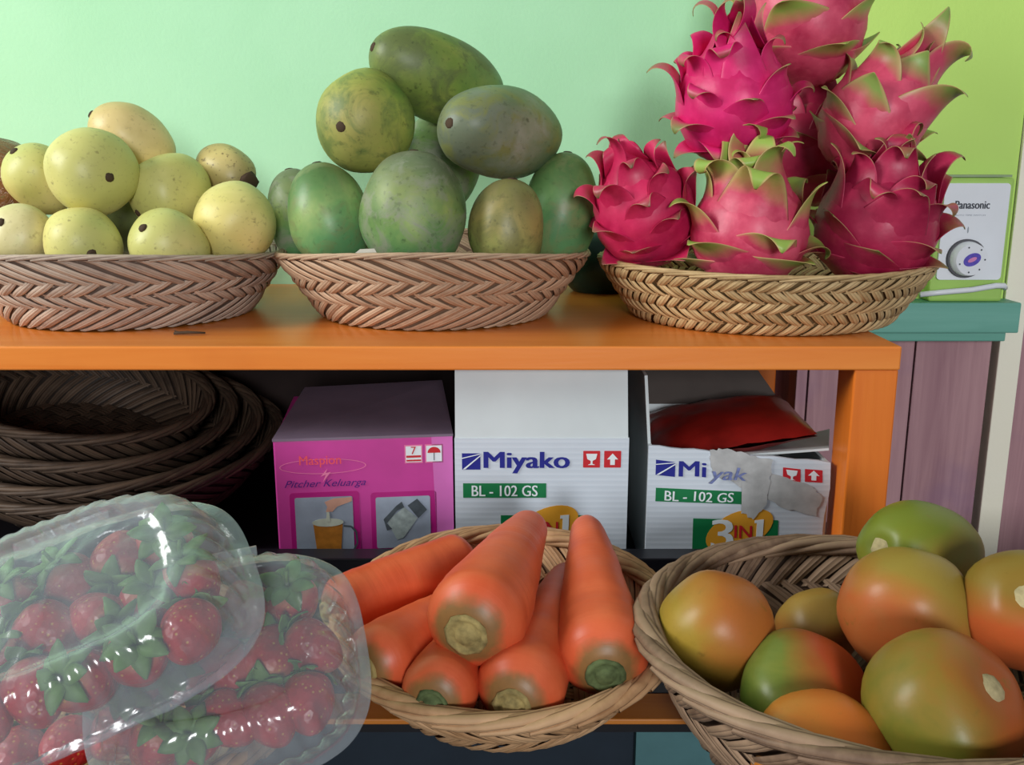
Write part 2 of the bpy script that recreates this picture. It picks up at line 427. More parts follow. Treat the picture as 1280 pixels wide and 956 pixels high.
def orient(o, axis, spin=0):
    q = Vector((0, 0, 1)).rotation_difference(axis)
    o.rotation_mode = 'QUATERNION'; o.rotation_quaternion = q @ Matrix.Rotation(spin, 3, 'Z').to_quaternion(); return q
def nub(parent, name, p, r, h, mat, n=10, seed=0, ring=False):
    m = MB(); rg = random.Random(seed); g = []
    for z, k in ((-.5*h, 1.15), (.35*h, 1.0), (.8*h, .72), (1.0*h, .3)):
        g.append([Vector((p.x+r*k*math.cos(2*math.pi*j/n)*rg.uniform(.85, 1.12), p.y+r*k*math.sin(2*math.pi*j/n)*rg.uniform(.85, 1.12), p.z+z)) for j in range(n)])
    ids = m.grid(g, cv=True); m.face(*ids[-1]); m.face(*ids[0][::-1])
    return m.build(name, mat, parent)

M['scar'] = m_flat('dark_stem_scar', srgb(74, 58, 44), .8, .2)
M['scar_tan'] = m_flat('tan_stem_scar', srgb(176, 160, 120), .8, .2, .25, 200)

def fruit(name, label, cat, group, px, py, Y, axis, apx, bpx, mat, seed, scar='scar', scarr=.006, scarh=.002, scarname='stem_scar', depth=1.0, spin=0, sdirw=None, **kw):
    c = P(px, py, Y); k = fwd(c)/F
    ax = cdir(*axis); a, bb = apx*k, bpx*k
    root = empty(name, c, label, cat, group); orient(root, ax, spin)
    sd = None
    if sdirw is not None:
        sd = (root.rotation_quaternion.inverted() @ cdir(*sdirw))
    m, top, bot = fruit_mb(a, bb, bb*depth, seed, sdir=sd, **kw)
    m.build('flesh', mat, root)
    nub(root, scarname, top, scarr, scarh, M[scar], seed=seed)
    return root

# yellow fruit
Yc = [srgb(204, 194, 112), srgb(220, 206, 130), srgb(228, 208, 144)]
ym = m_skin('yellow_fruit_skin', Yc, pole=srgb(188, 188, 112), tail=srgb(220, 204, 124), speck=srgb(92, 74, 46), spk=.25, rough=.45, sc=18)
yg = m_skin('yellow_green_fruit_skin', [srgb(190, 184, 106), srgb(206, 198, 124), srgb(220, 208, 138)], pole=srgb(192, 190, 112), tail=srgb(206, 198, 112), speck=srgb(92, 74, 46), spk=.2, sc=18)
yp = m_skin('pale_tan_fruit_skin', [srgb(206, 182, 120), srgb(222, 198, 138), srgb(228, 206, 146)], pole=srgb(196, 172, 112), speck=srgb(110, 84, 56), spk=.2, sc=18)
yd = m_skin('spotted_tan_fruit_skin', [srgb(170, 148, 92), srgb(196, 176, 112), srgb(206, 188, 122)], pole=srgb(150, 134, 90), tail=srgb(170, 140, 80), speck=srgb(74, 56, 38), spk=.7, sc=20)
yw = m_skin('pale_cream_fruit_skin', [srgb(196, 184, 124), srgb(214, 202, 148), srgb(200, 200, 136)], speck=srgb(110, 90, 60), spk=.2, sc=18)
ysh = m_skin('shaded_fruit_skin', [srgb(84, 96, 60), srgb(104, 112, 70), srgb(120, 124, 80)], speck=srgb(60, 54, 36), spk=.3, sc=18)  # shade of the gap is put into this darker skin colour
G1 = 'yellow fruit heaped in the left basket'
YF = [
 ('pale cream yellow fruit at the left end of the front row, against the basket rim', 28, 296, .845, (-.2,.3,.9), 40, 40, yw, {}),
 ('bright yellow green fruit in the front row, second from the left in the left basket', 103, 304, .835, (.55,-.35,.75), 52, 46, ym, {}),
 ('yellow green fruit in the middle of the front row, resting on the left basket rim', 213, 309, .84, (-.3,.3,.8), 52, 44, yg, {}),
 ('mustard yellow round fruit at the right end of the left basket', 293, 279, .885, (.5,.4,-.5), 49, 51, ym, {}),
 ('big yellow green fruit with a brown stem dot, resting on the front row at left', 113, 214, .875, (.72,-.28,.63), 53, 54, yg, {}),
 ('yellow fruit half hidden behind the big one with the brown stem dot', 50, 224, .925, (-.35,.6,.7), 46, 40, ym, {}),
 ('pale tan oval fruit at the top of the heap in the left basket', 166, 173, .945, (-.8,.45,.4), 54, 38, yp, {}),
 ('shade-darkened green fruit glimpsed in the dark gap at the middle of the left heap', 152, 268, .955, (-.2,.6,.3), 46, 42, ysh, {}),
 ('smooth pale green fruit in the middle of the left heap', 213, 240, .915, (-.5,-.5,.4), 50, 48, yg, {}),
 ('brown speckled tan fruit with a dark rotten end, back right of the left basket', 282, 213, .96, (.85,-.5,.35), 41, 31, yd, dict(scarr=.011, scarh=.004)),
]
for i, (lab, px, py, Y, ax, a, bb, mt, kw) in enumerate(YF):
    fruit('yellow_fruit', lab, 'fruit', G1, px, py, Y, ax, a, bb, mt, i+1, square=2.15, lump=.035, taper=.05, **({'scarr': .0038} | kw))

# green mangoes
mg = m_skin('green_mango_skin', [srgb(74, 108, 58), srgb(110, 140, 76), srgb(156, 168, 92)], pole=srgb(110, 112, 90), tail=srgb(86, 142, 92), patch=srgb(136, 140, 118), speck=srgb(44, 56, 34), spk=.3, spks=200, sc=16, rough=.48)
my = m_skin('yellow_blushed_mango_skin', [srgb(112, 142, 62), srgb(162, 168, 78), srgb(200, 180, 102)], pole=srgb(150, 146, 80), tail=srgb(92, 132, 64), patch=srgb(104, 120, 64), speck=srgb(60, 64, 36), spk=.3, spks=200, sc=15, rough=.5)
mb_ = m_skin('bluish_mango_skin', [srgb(88, 118, 68), srgb(118, 132, 96), srgb(150, 154, 132)], pole=srgb(104, 112, 92), tail=srgb(86, 128, 96), patch=srgb(124, 128, 74), speck=srgb(56, 66, 44), spk=.3, spks=200, sc=15, rough=.46)
ml = m_skin('light_green_mango_skin', [srgb(84, 126, 74), srgb(110, 152, 90), srgb(150, 172, 104)], pole=srgb(70, 96, 50), tail=srgb(92, 146, 96), patch=srgb(120, 132, 84), speck=srgb(50, 64, 36), spk=.2, spks=200, sc=16, rough=.4)
mo = m_skin('ochre_mango_skin', [srgb(128, 134, 66), srgb(158, 144, 82), srgb(166, 150, 90)], pole=srgb(110, 108, 74), tail=srgb(112, 146, 80), patch=srgb(124, 120, 70), speck=srgb(64, 66, 40), spk=.3, spks=200, sc=16, rough=.42)
mt1 = m_skin('mottled_green_mango_skin', [srgb(84, 116, 50), srgb(118, 142, 62), srgb(152, 158, 78)], pole=srgb(112, 124, 66), tail=srgb(92, 134, 84), patch=srgb(96, 108, 62), speck=srgb(44, 56, 34), spk=.3, spks=200, sc=16, rough=.45)
G2 = 'green mangoes heaped in the middle basket'
MG = [
 ('long green mango lying across the very top of the mango pile', 546, 97, .95, (-.8,.2,.56), 93, 54, mt1, {}),
 ('yellowish green mango with its dark stem dot facing out, upper left of the mango pile', 456, 153, .905, (-.3,-.36,.88), 66, 63, my, dict(spin=1.2)),
 ('bluish grey green mango lying on its side, upper right of the mango pile', 625, 166, .895, (-.6,-.1,.76), 98, 59, mb_, {}),
 ('plain green mango standing at the left of the front row of the mango basket', 410, 270, .868, (-.22,.95,.1), 66, 51, ml, {}),
 ('dark green mango mostly hidden behind the left mango of the front row', 372, 270, .945, (-.2,.95,.0), 60, 36, mg, {}),
 ('largest green mango, standing upright at the front centre of the mango basket', 516, 264, .845, (.0,.97,.15), 74, 66, mg | {} if False else mg, {}),
 ('small ochre blushed mango standing at the front right of the mango basket', 633, 284, .852, (.08,.96,.15), 60, 47, mo, {}),
 ('light green mango at the right end of the mango basket', 700, 263, .915, (.1,.95,.1), 72, 46, ml, {}),
 ('dark green mango in the shaded gap at the back of the mango pile', 547, 204, .99, (.3,.9,.0), 66, 54, mg, {}),
]
for i, (lab, px, py, Y, ax, a, bb, mt, kw) in enumerate(MG):
    fruit('mango', lab, 'mango', G2, px, py, Y, ax, a, bb, mt, i+21, square=2.12, lump=.03, taper=-.05, bend=.04, depth=.92, **({'scarr': .0044, 'scarh': .0012} | kw))

# tomatoes
def tm(i, cols, pole=None, tail=None, side=None):
    dk = lambda c: tuple(x*.74 for x in c)
    cols = [dk(c) for c in cols]; side = dk(side)
    return m_skin('tomato_skin_%d' % i, cols, pole=pole, tail=tail, side=side, speck=srgb(120, 96, 40), spk=.12, spks=420, rough=.38, spec=.3, bump=.05, sc=20, patch=None)
OR, RD, GR, YE, OL = srgb(206, 110, 50), srgb(190, 66, 36), srgb(112, 124, 44), srgb(186, 156, 62), srgb(150, 130, 54)
G3 = 'half ripe tomatoes in the right basket'
TM = [
 ('yellow tomato sitting apart on the left rim of the tomato basket', 896, 787, .525, (.1,.5,-.85), 68, 72, tm(1, [srgb(170,140,48), srgb(184,150,60), srgb(192,130,56)], side=srgb(196,112,50)), (.8,.4,.3), {}),
 ('small orange tomato half hidden in the hollow behind the others', 1022, 785, .575, (-.2,.6,-.6), 46, 50, tm(2, [OR, srgb(200,120,62), srgb(190,124,66)], side=srgb(176,140,66)), (0,1,0), {}),
 ('tomato that is green on its left and red on its right, lying in the basket', 1008, 872, .485, (-.35,-.5,-.6), 62, 86, tm(3, [srgb(96,116,44), srgb(124,134,56), srgb(150,146,62)], side=srgb(196,74,36)), (.95,.25,.0), {}),
 ('orange red tomato with a yellow top, in the middle of the tomato pile', 1131, 764, .515, (.35,.4,-.7), 70, 80, tm(4, [srgb(198,92,44), srgb(204,104,52), srgb(196,112,60)], side=srgb(170,146,62)), (.55,.75,-.1), {}),
 ('yellow green tomato on top of the pile, its pale scar facing left', 1150, 690, .572, (-.82,.15,.5), 84, 62, tm(5, [srgb(140,142,50), srgb(170,150,60), srgb(192,136,68)], side=srgb(124,138,44)), (-.3,.9,.1), {}),
 ('red orange tomato with an oval scar, cut off at the right of the pile', 1276, 762, .492, (-.3,.38,.78), 76, 72, tm(6, [srgb(196,84,42), srgb(204,98,50), srgb(190,96,50)], side=srgb(152,124,50)), (0,.9,-.1), {}),
 ('largest tomato, olive and orange, at the front of the pile with a pale scar', 1179, 886, .437, (.42,.52,.62), 84, 98, tm(7, [srgb(122,118,42), srgb(150,124,48), srgb(168,112,46)], side=srgb(186,92,42)), (.9,.0,.0), {}),
 ('yellow orange tomato at the bottom edge, lowest of the tomatoes', 1028, 952, .428, (.2,-.4,-.8), 54, 88, tm(8, [srgb(186,138,54), srgb(200,128,52), srgb(206,112,44)], side=srgb(208,112,44)), (.7,.3,0), {}),
]
for i, (lab, px, py, Y, ax, a, bb, mt, sd, kw) in enumerate(TM):
    fruit('tomato', lab, 'tomato', G3, px, py, Y, ax, a, bb, mt, i+41, scar='scar_tan', scarr=.0068, scarh=.0012, sdirw=sd, square=2.25, lump=.03, dimple=.10, ribs=5, ribamp=.03, **kw)

# carrots
def m_carrot():
    t = NT('carrot_skin'); v = t.coord(True); ax = t.attr('ax')
    c = t.ramp(t.noise(v, 30, 4), [(.3, srgb(204, 84, 46)), (.7, srgb(220, 104, 64))])
    w = t.n('ShaderNodeTexNoise'); 
    mp = t.n('ShaderNodeMapping'); mp.inputs['Scale'].default_value = (6, 6, 140); tc = t.n('ShaderNodeTexCoord'); t.l(tc.outputs['Object'], mp.inputs['Vector'])
    f = t.noise(mp.outputs[0], 1.0, 4, .6, .3)
    c = t.mix(t.ramp(f, [(.62, 0.0), (.7, .35)]), c, srgb(206, 112, 64))
    axw = t.math('ADD', ax, t.math('MULTIPLY', t.math('SUBTRACT', t.noise(v, 70, 3), .5), .05))
    c = t.mix(t.ramp(axw, [(.955, 0.0), (.985, .8)]), c, t.mix(t.noise(v, 120, 3), srgb(70, 84, 50), srgb(130, 110, 60)))
    t.bump(f, .25, .0015)
    return t.done(c, .42, .4)
M['carrot'] = m_carrot()
M['crown'] = m_flat('carrot_crown', srgb(150, 132, 84), .8, .2, .4, 160)
M['crown_g'] = m_flat('carrot_crown_green', srgb(86, 98, 62), .8, .2, .4, 160)
def carrot(label, c0, c1, rpx, tipk, seed, bend=0.0, crown='crown', rings=True):
    A = P(*c0); B = P(*c1); L = (B-A).length; r0 = rpx*fwd((A*.7+B*.3))/F
    root = empty('carrot', A, label, 'carrot', 'carrots in the tan basket'); orient(root, (A-B).normalized(), seed*1.3)
    m = MB(); NU, NV = 40, 28; rows = []; axs = []
    for i in range(NU+1):
        s = i/NU
        # radius: shoulder near the crown, long taper, blunt tip
        if s < .12: k = .42+.58*math.sin(math.pi/2*min(1, s/.12))**.8
        else: k = 1-(1-tipk)*((s-.12)/.88)**1.25
        if s > .9: k *= math.sqrt(max(0.0, 1-((s-.9)/.1)**2))*.98+.02
        z = -L*s; row = []
        for j in range(NV):
            th = 2*math.pi*j/NV
            n = noise.noise(Vector((math.cos(th), math.sin(th), s*5+seed*7)))*.05+noise.noise(Vector((0, 0, s*16+seed*5)))*.02
            rr = r0*k*(1+n)
            row.append(Vector((rr*math.cos(th)+bend*L*math.sin(math.pi*s), rr*math.sin(th), z)))
        rows.append(row); axs.append(1-s)
    ids = m.grid(rows, cv=True, at=lambda i, j: {'ax': axs[i]}); m.face(*ids[-1]); m.face(*ids[0][::-1])
    m.build('root', M['carrot'], root)
    # crown: low stump of cut leaf stalks
    g = MB(); rg = random.Random(seed); prof = [(.40, -.001), (.42, .0012), (.34, .0022), (.30, .0008), (.22, .0012), (.17, .0035), (.05, .0038)]
    rws = [[Vector((r0*k*(1+rg.uniform(-.08, .08))*math.cos(2*math.pi*j/18), r0*k*(1+rg.uniform(-.08, .08))*math.sin(2*math.pi*j/18), z)) for j in range(18)] for k, z in prof]
    ids = g.grid(rws, cv=True); g.face(*ids[-1]); g.build('crown', M[crown], root)
    return root
carrot('carrot lying across the top of the carrot basket with its ringed crown facing out', (583, 793, .505), (666, 650, .66), 62, .38, 1)
carrot('thick carrot at the right of the carrot basket, pointing straight back', (757, 843, .505), (732, 650, .672), 55, .36, 2, crown='crown_g')
carrot('front centre carrot with a pale stub crown, under the top carrot', (640, 882, .489), (716, 715, .65), 54, .5, 3)
carrot('short front carrot with a green crown, left of centre in the basket', (540, 880, .49), (600, 770, .60), 47, .5, 4, crown='crown_g')
carrot('carrot at the left of the basket whose brown crown touches the strawberry pack', (455, 838, .515), (600, 742, .63), 46, .5, 5, bend=.0)
carrot('upper left carrot with its rounded tip near the pink box', (410, 768, .585), (588, 694, .655), 41, .86, 6)

# ------------------------------------------------------------------ dragon fruit
def m_dragon(name, base, hi, green, tipstart=.6, edge=.35, grn=.0):
    t = NT(name); v = t.coord(True); s = t.attr('sc'); u = t.attr('su')
    c = t.ramp(t.noise(v, 28, 4), [(.3, base), (.7, hi)])
    c = t.mix(t.ramp(t.noise(v, 120, 3), [(.5, 0.0), (.8, .25)]), c, tuple(min(1, x*1.35+.03) for x in hi))
    w = t.math('MULTIPLY', t.math('SUBTRACT', t.noise(v, 22, 3), .5), .5)
    ss = t.math('ADD', t.math('ADD', s, w), grn)
    c = t.mix(t.ramp(ss, [(tipstart, 0.0), (min(.999, tipstart+.3), 1.0)]), c, green)
    es = t.math('MULTIPLY', t.math('MULTIPLY', u, u), t.math('ADD', s, .25))
    c = t.mix(t.ramp(t.math('ADD', es, t.math('MULTIPLY', w, .6)), [(edge, 0.0), (edge+.35, .9)]), c, t.mix(.5, green, srgb(214, 150, 120)))
    t.bump(t.noise(v, 70, 3), .2, .002)
    return t.done(c, .42, .4)
def dragon(label, px, py, Y, axis, rpx, mat, seed, nsc=30, len0=.5, len1=1.25, curl=1.4, el=1.12, spin=0, wid=.52, bodyl=1.0):
    rg = random.Random(seed); c = P(px, py, Y); r = rpx*fwd(c)/F
    root = empty('dragon_fruit', c, label, 'dragon fruit', 'dragon fruit piled in the straw coloured basket'); orient(root, cdir(*axis), spin)
    E = Vector((r, r, r*el))
    m = MB(); NU, NV = 22, 32; rows = []
    for i in range(1, NU):
        ph = math.pi*i/NU
        rows.append([Vector((E.x*math.sin(ph)*math.cos(2*math.pi*j/NV), E.y*math.sin(ph)*math.sin(2*math.pi*j/NV), E.z*math.cos(ph)))*(1+.05*noise.noise(Vector((j*.6, i*.5, seed)))) for j in range(NV)])
    ids = m.grid(rows, cv=True, at=lambda i, j: {'sc': 0.0, 'su': 0.0}); m.face(*ids[0]); m.face(*ids[-1][::-1])
    m.build('body', mat, root)
    m = MB(); top = MB()
    for i in range(nsc):
        f = (i+.5)/nsc                      # 0 bottom .. 1 top
        ph = math.pi*(1-(.10+.80*f**.9))    # polar angle
        th = i*2.39996+rg.uniform(-.15, .15)
        p = Vector((E.x*math.sin(ph)*math.cos(th), E.y*math.sin(ph)*math.sin(th), E.z*math.cos(ph)))
        N = Vector((p.x/E.x**2, p.y/E.y**2, p.z/E.z**2)).normalized()
        er = Vector((math.cos(th), math.sin(th), 0))
        T = Vector((0, 0, 1)); T = (T-N*T.dot(N)).normalized()
        B = T.cross(N).normalized()
        tw = rg.uniform(-.3, .3); Rm = Matrix.Rotation(tw, 3, N); T = Rm@T; B = Rm@B
        L = r*(len0+(len1-len0)*f**1.3)*rg.choice((.85, .95, 1.05, 1.45 if f > .45 else 1.0))
        w0 = r*wid*1.5*rg.uniform(.88, 1.12)*(1-.45*f)
        cu = curl*rg.uniform(.3, 1.5)*(.35+.9*f)
        side = rg.uniform(-.5, .5)
        follow = L/r*(.75 if f < .72 else .15)
        NS = 12; q = p-N*r*.05-T*r*.10; rowsS = []
        a_tot = .12
        for k in range(NS+1):
            s = k/NS
            ang = .22-follow*s*(1-s*.35)+cu*2.2*s**3.2
            d = T*math.cos(ang)+N*math.sin(ang)
            nn = N*math.cos(ang)-T*math.sin(ang)
            bb = (B+d*side*s*s*.5).normalized()
            if k: q = q+d*(L/NS)+bb*side*L/NS*s*.5
            wd = w0*(1-s)**1.15*(1+.9*s)+r*.02
            cup = wd*wd/(1.7*r)*(1-s*.3)+wd*.08
            rowsS.append([q+bb*(wd*(u/3.0))-nn*(cup*(u/3.0)**2) for u in range(-3, 4)])
        th_ = r*.075
        # thickness: offset copy toward the body
        def at(i_, j_): return {'sc': i_/NS, 'su': abs(j_-3)/3}
        A = m.grid(rowsS, at=at)
        back = []
        for k in range(NS+1):
            s = k/NS; row = []
            for j in range(7):
                n_ = (rowsS[min(NS, k+1)][j]-rowsS[max(0, k-1)][j]).cross(rowsS[k][min(6, j+1)]-rowsS[k][max(0, j-1)])
                n_ = n_.normalized() if n_.length > 1e-12 else N
                if n_.dot(N*math.cos(.0)) < 0 and s < .4: n_ = -n_
                edge = 1-(abs(j-3)/3)**2*.7
                row.append(rowsS[k][j]-(n_ if s < .4 else nlast[j])*th_*edge*(1-.65*s))
                if s < .4:
                    if k == 0 and j == 0: nlast = [None]*7
                    nlast[j] = n_
                else:
                    n2 = (rowsS[min(NS, k+1)][j]-rowsS[max(0, k-1)][j]).cross(rowsS[k][min(6, j+1)]-rowsS[k][max(0, j-1)])
                    if n2.length > 1e-12:
                        n2.normalize()
                        if n2.dot(nlast[j]) < 0: n2 = -n2
                        nlast[j] = n2
            back.append(row)
        Bk = m.grid(back, at=at)
        for k in range(NS):
            m.face(A[k][0], Bk[k][0], Bk[k+1][0], A[k+1][0]); m.face(A[k][6], A[k+1][6], Bk[k+1][6], Bk[k][6])
        for j in range(6): m.face(A[NS][j], Bk[NS][j], Bk[NS][j+1], A[NS][j+1])
    o = m.build('scales', mat, root)
    sd = o.modifiers.new('smooth', 'SUBSURF'); sd.levels = 1; sd.render_levels = 1
    return root
PK, PH = srgb(190, 22, 84), srgb(220, 48, 112)
d1 = m_dragon('hot_pink_dragon_skin', srgb(192, 20, 88), srgb(222, 40, 116), srgb(116, 124, 66), .74, .9)
d2 = m_dragon('rosy_dragon_skin', srgb(184, 44, 78), srgb(216, 84, 112), srgb(132, 156, 78), .48, .42, .02)
d3 = m_dragon('crimson_dragon_skin', srgb(168, 20, 66), srgb(204, 44, 92), srgb(120, 96, 70), .82, .95)
d4 = m_dragon('green_flapped_dragon_skin', srgb(182, 40, 78), srgb(222, 92, 118), srgb(146, 172, 78), .45, .5, .05)
d5 = m_dragon('dark_crimson_dragon_skin', srgb(146, 22, 60), srgb(184, 46, 84), srgb(112, 120, 60), .8, .8)
dragon('bright pink dragon fruit with thin curled tips, upper left of the dragon fruit pile', 917, 132, .875, (-.2,.82,.54), 72, d1, 11, nsc=36, len0=.7, len1=1.2, curl=1.6, wid=.46, el=1.02)
dragon('green flanked dragon fruit at the very top of the pile, cut off by the frame', 1008, 26, .93, (-.35,.9,.3), 72, d4, 12, nsc=20, len0=.9, len1=1.2, curl=.9, wid=.6)
dragon('rosy dragon fruit with long upswept green edged tips, upper right of the pile', 1092, 148, .885, (.62,.7,.3), 63, d2, 13, nsc=22, len0=.95, len1=1.3, curl=1.25, wid=.62, el=1.15)
dragon('crimson dragon fruit at the lower left of the pile, overlapping the basket rim', 806, 267, .862, (-.45,.7,.55), 63, d3, 14, nsc=28, len0=.8, len1=1.05, curl=1.3, wid=.5)
dragon('dragon fruit with wide green curling flaps at the front centre of the pile', 936, 290, .83, (.0,.95,.3), 72, d4, 15, nsc=24, len0=1.05, len1=1.3, curl=1.9, wid=.6, spin=.6, el=.98)
dragon('large dark crimson dragon fruit at the lower right of the pile', 1095, 283, .852, (.12,.85,.45), 74, d5, 16, nsc=34, len0=.8, len1=1.15, curl=1.5, wid=.52, el=1.03)
dragon('shaded dragon fruit glimpsed in the gap at the back of the pile', 1015, 190, .985, (.0,.9,.1), 60, d5, 17, nsc=20, len0=.7, len1=.9, curl=1.0, wid=.55)

# ------------------------------------------------------------------ dark melons behind the baskets
wm = m_skin('dark_melon_skin', [srgb(16, 40, 34), srgb(22, 54, 42), srgb(34, 70, 52)], sc=20, rough=.35)
fruit('melon', 'dark green melon in the shade behind, between the mango and dragon fruit baskets', 'melon', 'dark melons behind the baskets', 752, 330, 1.085, (0,1,0), 44, 52, wm, 61, scarr=.003)
fruit('melon', 'dark green melon at the far left edge, behind the basket of yellow fruit', 'melon', 'dark melons behind the baskets', -30, 345, 1.06, (0,1,0), 50, 62, wm, 62, scarr=.003)

# brown loaf-like bag at the far left
def m_plasticbag():
    t = NT('brown_bag'); v = t.coord(False); f = t.noise(v, 30, 4, .6, 1)
    t.bump(t.noise(v, 55, 4, .6, 2), .8, .006)
    return t.done(t.ramp(f, [(.35, srgb(120, 74, 40)), (.6, srgb(156, 104, 60)), (.75, srgb(150, 160, 110))]), .22, .6)
c = P(-10, 240, .99); m, _, _ = fruit_mb(.055, .042, .04, 71, lump=.09, square=2.6)
o = m.build('wrapped_bag', m_plasticbag()); o.location = c; o.rotation_euler = (0, R_(25), 0)
tag(o, 'brown shiny plastic wrapped bag at the far left edge, behind the yellow fruit', 'bag')

# paper tag, twig on the bench
b = MB(); p = P(455, 322, .80)
b.quadslab(p+Vector((-.020, 0, -.006)), p+Vector((.016, 0, -.006)), p+Vector((.008, .006, .007)), p+Vector((-.004, .006, .0065)), .0005)
b.v = [tuple(Vector(v)-p) for v in b.v]
o = b.build('paper_scrap', m_flat('off_white_paper', srgb(196, 190, 176), .8, .2), None, p)
tag(o, 'off white paper scrap tucked inside the front rim of the mango basket', 'paper')
b = MB(); p = P(235, 421, .80); p.z = Z_SHELF+.0016
b.tube([Vector((-.012, 0, 0)), Vector((-.006, .002, .0004)), Vector((0, 0, .001)), Vector((.008, .001, .0006)), Vector((.014, .003, .0)) ], lambda s: .0016*(1-.7*abs(s-.4)), 6)
b.tube([Vector((-.006, .002, .0004)), Vector((-.013, .006, .001))], .0007, 5)
o = b.build('dry_twig', M['scar'], None, p); tag(o, 'small dry dark twig lying on the orange bench top before the left basket', 'twig')

# ------------------------------------------------------------------ text and print helpers
def text_mesh(txt, width, height, bold=.0, shear=0.0, italic=False):
    cu = bpy.data.curves.new('t', 'FONT'); cu.body = txt; cu.size = 1; cu.shear = shear; cu.resolution_u = 3
    ob = bpy.data.objects.new('t', cu); C.objects.link(ob)
    dg = bpy.context.evaluated_depsgraph_get(); me = bpy.data.meshes.new_from_object(ob.evaluated_get(dg))
    bpy.data.objects.remove(ob); 
    xs = [v.co.x for v in me.vertices]; ys = [v.co.y for v in me.vertices]
    x0, x1, y0, y1 = min(xs), max(xs), min(ys), max(ys)
    for v in me.vertices: v.co = ((v.co.x-x0)/(x1-x0)*width, (v.co.y-y0)/(y1-y0)*height, 0)
    return me
def put_text(name, txt, x, z, w, h, mat, parent, y=-.0006, bold=.0, shear=0, warp=None):
    me = text_mesh(txt, w, h, bold, shear); me.materials.clear(); me.materials.append(mat)
    for v in me.vertices:
        q = (x+v.co.x, z+v.co.y)
        if warp: q = warp(*q)
        v.co = (q[0], y, q[1])
    if bold:
        e = bold*.014*max(.6, h/.014)
        vs = [tuple(v.co) for v in me.vertices]; fs = [tuple(p.vertices) for p in me.polygons]; n0 = len(vs); V_ = []; F_ = []
        for k, dx in enumerate((-e, 0, e)):
            V_ += [(a+dx, b_-.00002*k, c_) for a, b_, c_ in vs]; F_ += [tuple(i+n0*k for i in f) for f in fs]
        me = bpy.data.meshes.new(name); me.from_pydata(V_, [], F_); me.materials.append(mat)
    o = bpy.data.objects.new(name, me); C.objects.link(o); o.parent = parent; me.update(); return o
def poly(name, pts, mat, parent, y=-.0003, holes=None, warp=None):
    b = MB(); n = len(pts)
    if warp: pts = [warp(*p) for p in pts]
    f = [b.vert((p[0], y, p[1])) for p in pts]; k = [b.vert((p[0], y+.0002, p[1])) for p in pts]
    area_ = sum(pts[i][0]*pts[(i+1) % n][1]-pts[(i+1) % n][0]*pts[i][1] for i in range(n))
    if area_ < 0: f.reverse(); k.reverse()
    b.face(*f, smooth=False); b.face(*k[::-1], smooth=False)
    for i in range(n): b.face(f[i], k[i], k[(i+1) % n], f[(i+1) % n], smooth=False)
    return b.build(name, mat, parent)
def ell(cx, cz, rx, rz, rot=0, n=32):
    c_, s_ = math.cos(rot), math.sin(rot)
    return [(cx+rx*math.cos(a)*c_-rz*math.sin(a)*s_, cz+rx*math.cos(a)*s_+rz*math.sin(a)*c_) for a in [2*math.pi*i/n for i in range(n)]]
def rrect(x0, x1, z0, z1, r, n=5):
    out = []
    for cx, cz, a0 in ((x1-r, z1-r, 0), (x0+r, z1-r, 90), (x0+r, z0+r, 180), (x1-r, z0+r, 270)):
        for i in range(n+1):
            a = R_(a0+90*i/n); out.append((cx+r*math.cos(a), cz+r*math.sin(a)))
    return out

def m_card(name, col, line, ls=210):
    t = NT(name); tc = t.n('ShaderNodeTexCoord'); sp = t.n('ShaderNodeSeparateXYZ'); t.l(tc.outputs['Object'], sp.inputs[0])
    s = t.math('SINE', t.math('MULTIPLY', sp.outputs[2], ls*6.283))
    v = t.coord(False); c = t.mix(t.ramp(t.noise(v, 25, 3), [(.35, 0.0), (.75, .4)]), col, tuple(x*.88 for x in col))
    c = t.mix(t.ramp(s, [(.55, 0.0), (.95, .18)]), c, line)
    t.bump(s, .12, .0003)
    return t.done(c, .55, .35)
M['card'] = m_card('white_corrugated_card', srgb(206, 214, 224), srgb(170, 184, 200))
M['card_plain'] = m_flat('plain_white_card', srgb(204, 212, 214), .6, .3, .06, 14)
M['card_grey'] = m_flat('grey_card_inside', srgb(118, 116, 118), .7, .2, .1, 30)
M['card_dark'] = m_flat('dark_card_inside', srgb(70, 62, 58), .7, .2, .1, 30)
M['torn'] = m_flat('torn_grey_paper', srgb(178, 178, 178), .8, .1, .16, 70)
M['blue'] = m_flat('blue_print', srgb(28, 34, 132), .5, .3, .05)
M['blue_faint'] = m_flat('scuffed_blue_print', srgb(110, 120, 168), .6, .3, .3, 300)
M['green'] = m_flat('green_print', srgb(16, 116, 66), .5, .3, .05)
M['red'] = m_flat('red_print', srgb(196, 34, 44), .5, .3, .05)
M['amber'] = m_flat('amber_print', srgb(222, 156, 44), .5, .3, .05)
M['whitep'] = m_flat('white_print', srgb(226, 232, 236), .5, .3, .02)
M['redpack'] = m_flat('red_plastic_pack', srgb(128, 24, 20), .3, .5, .4, 22)

def goblet(x, z, s): # cocktail glass outline
    return [(x-.36*s, z+.38*s), (x+.36*s, z+.38*s), (x+.28*s, z+.02*s), (x+.06*s, z-.1*s), (x+.06*s, z-.3*s), (x+.24*s, z-.38*s), (x-.24*s, z-.38*s), (x-.06*s, z-.3*s), (x-.06*s, z-.1*s), (x-.28*s, z+.02*s)]
def arrow(x, z, s): return [(x, z+.4*s), (x+.36*s, z), (x+.15*s, z), (x+.15*s, z-.38*s), (x-.15*s, z-.38*s), (x-.15*s, z), (x-.36*s, z)]

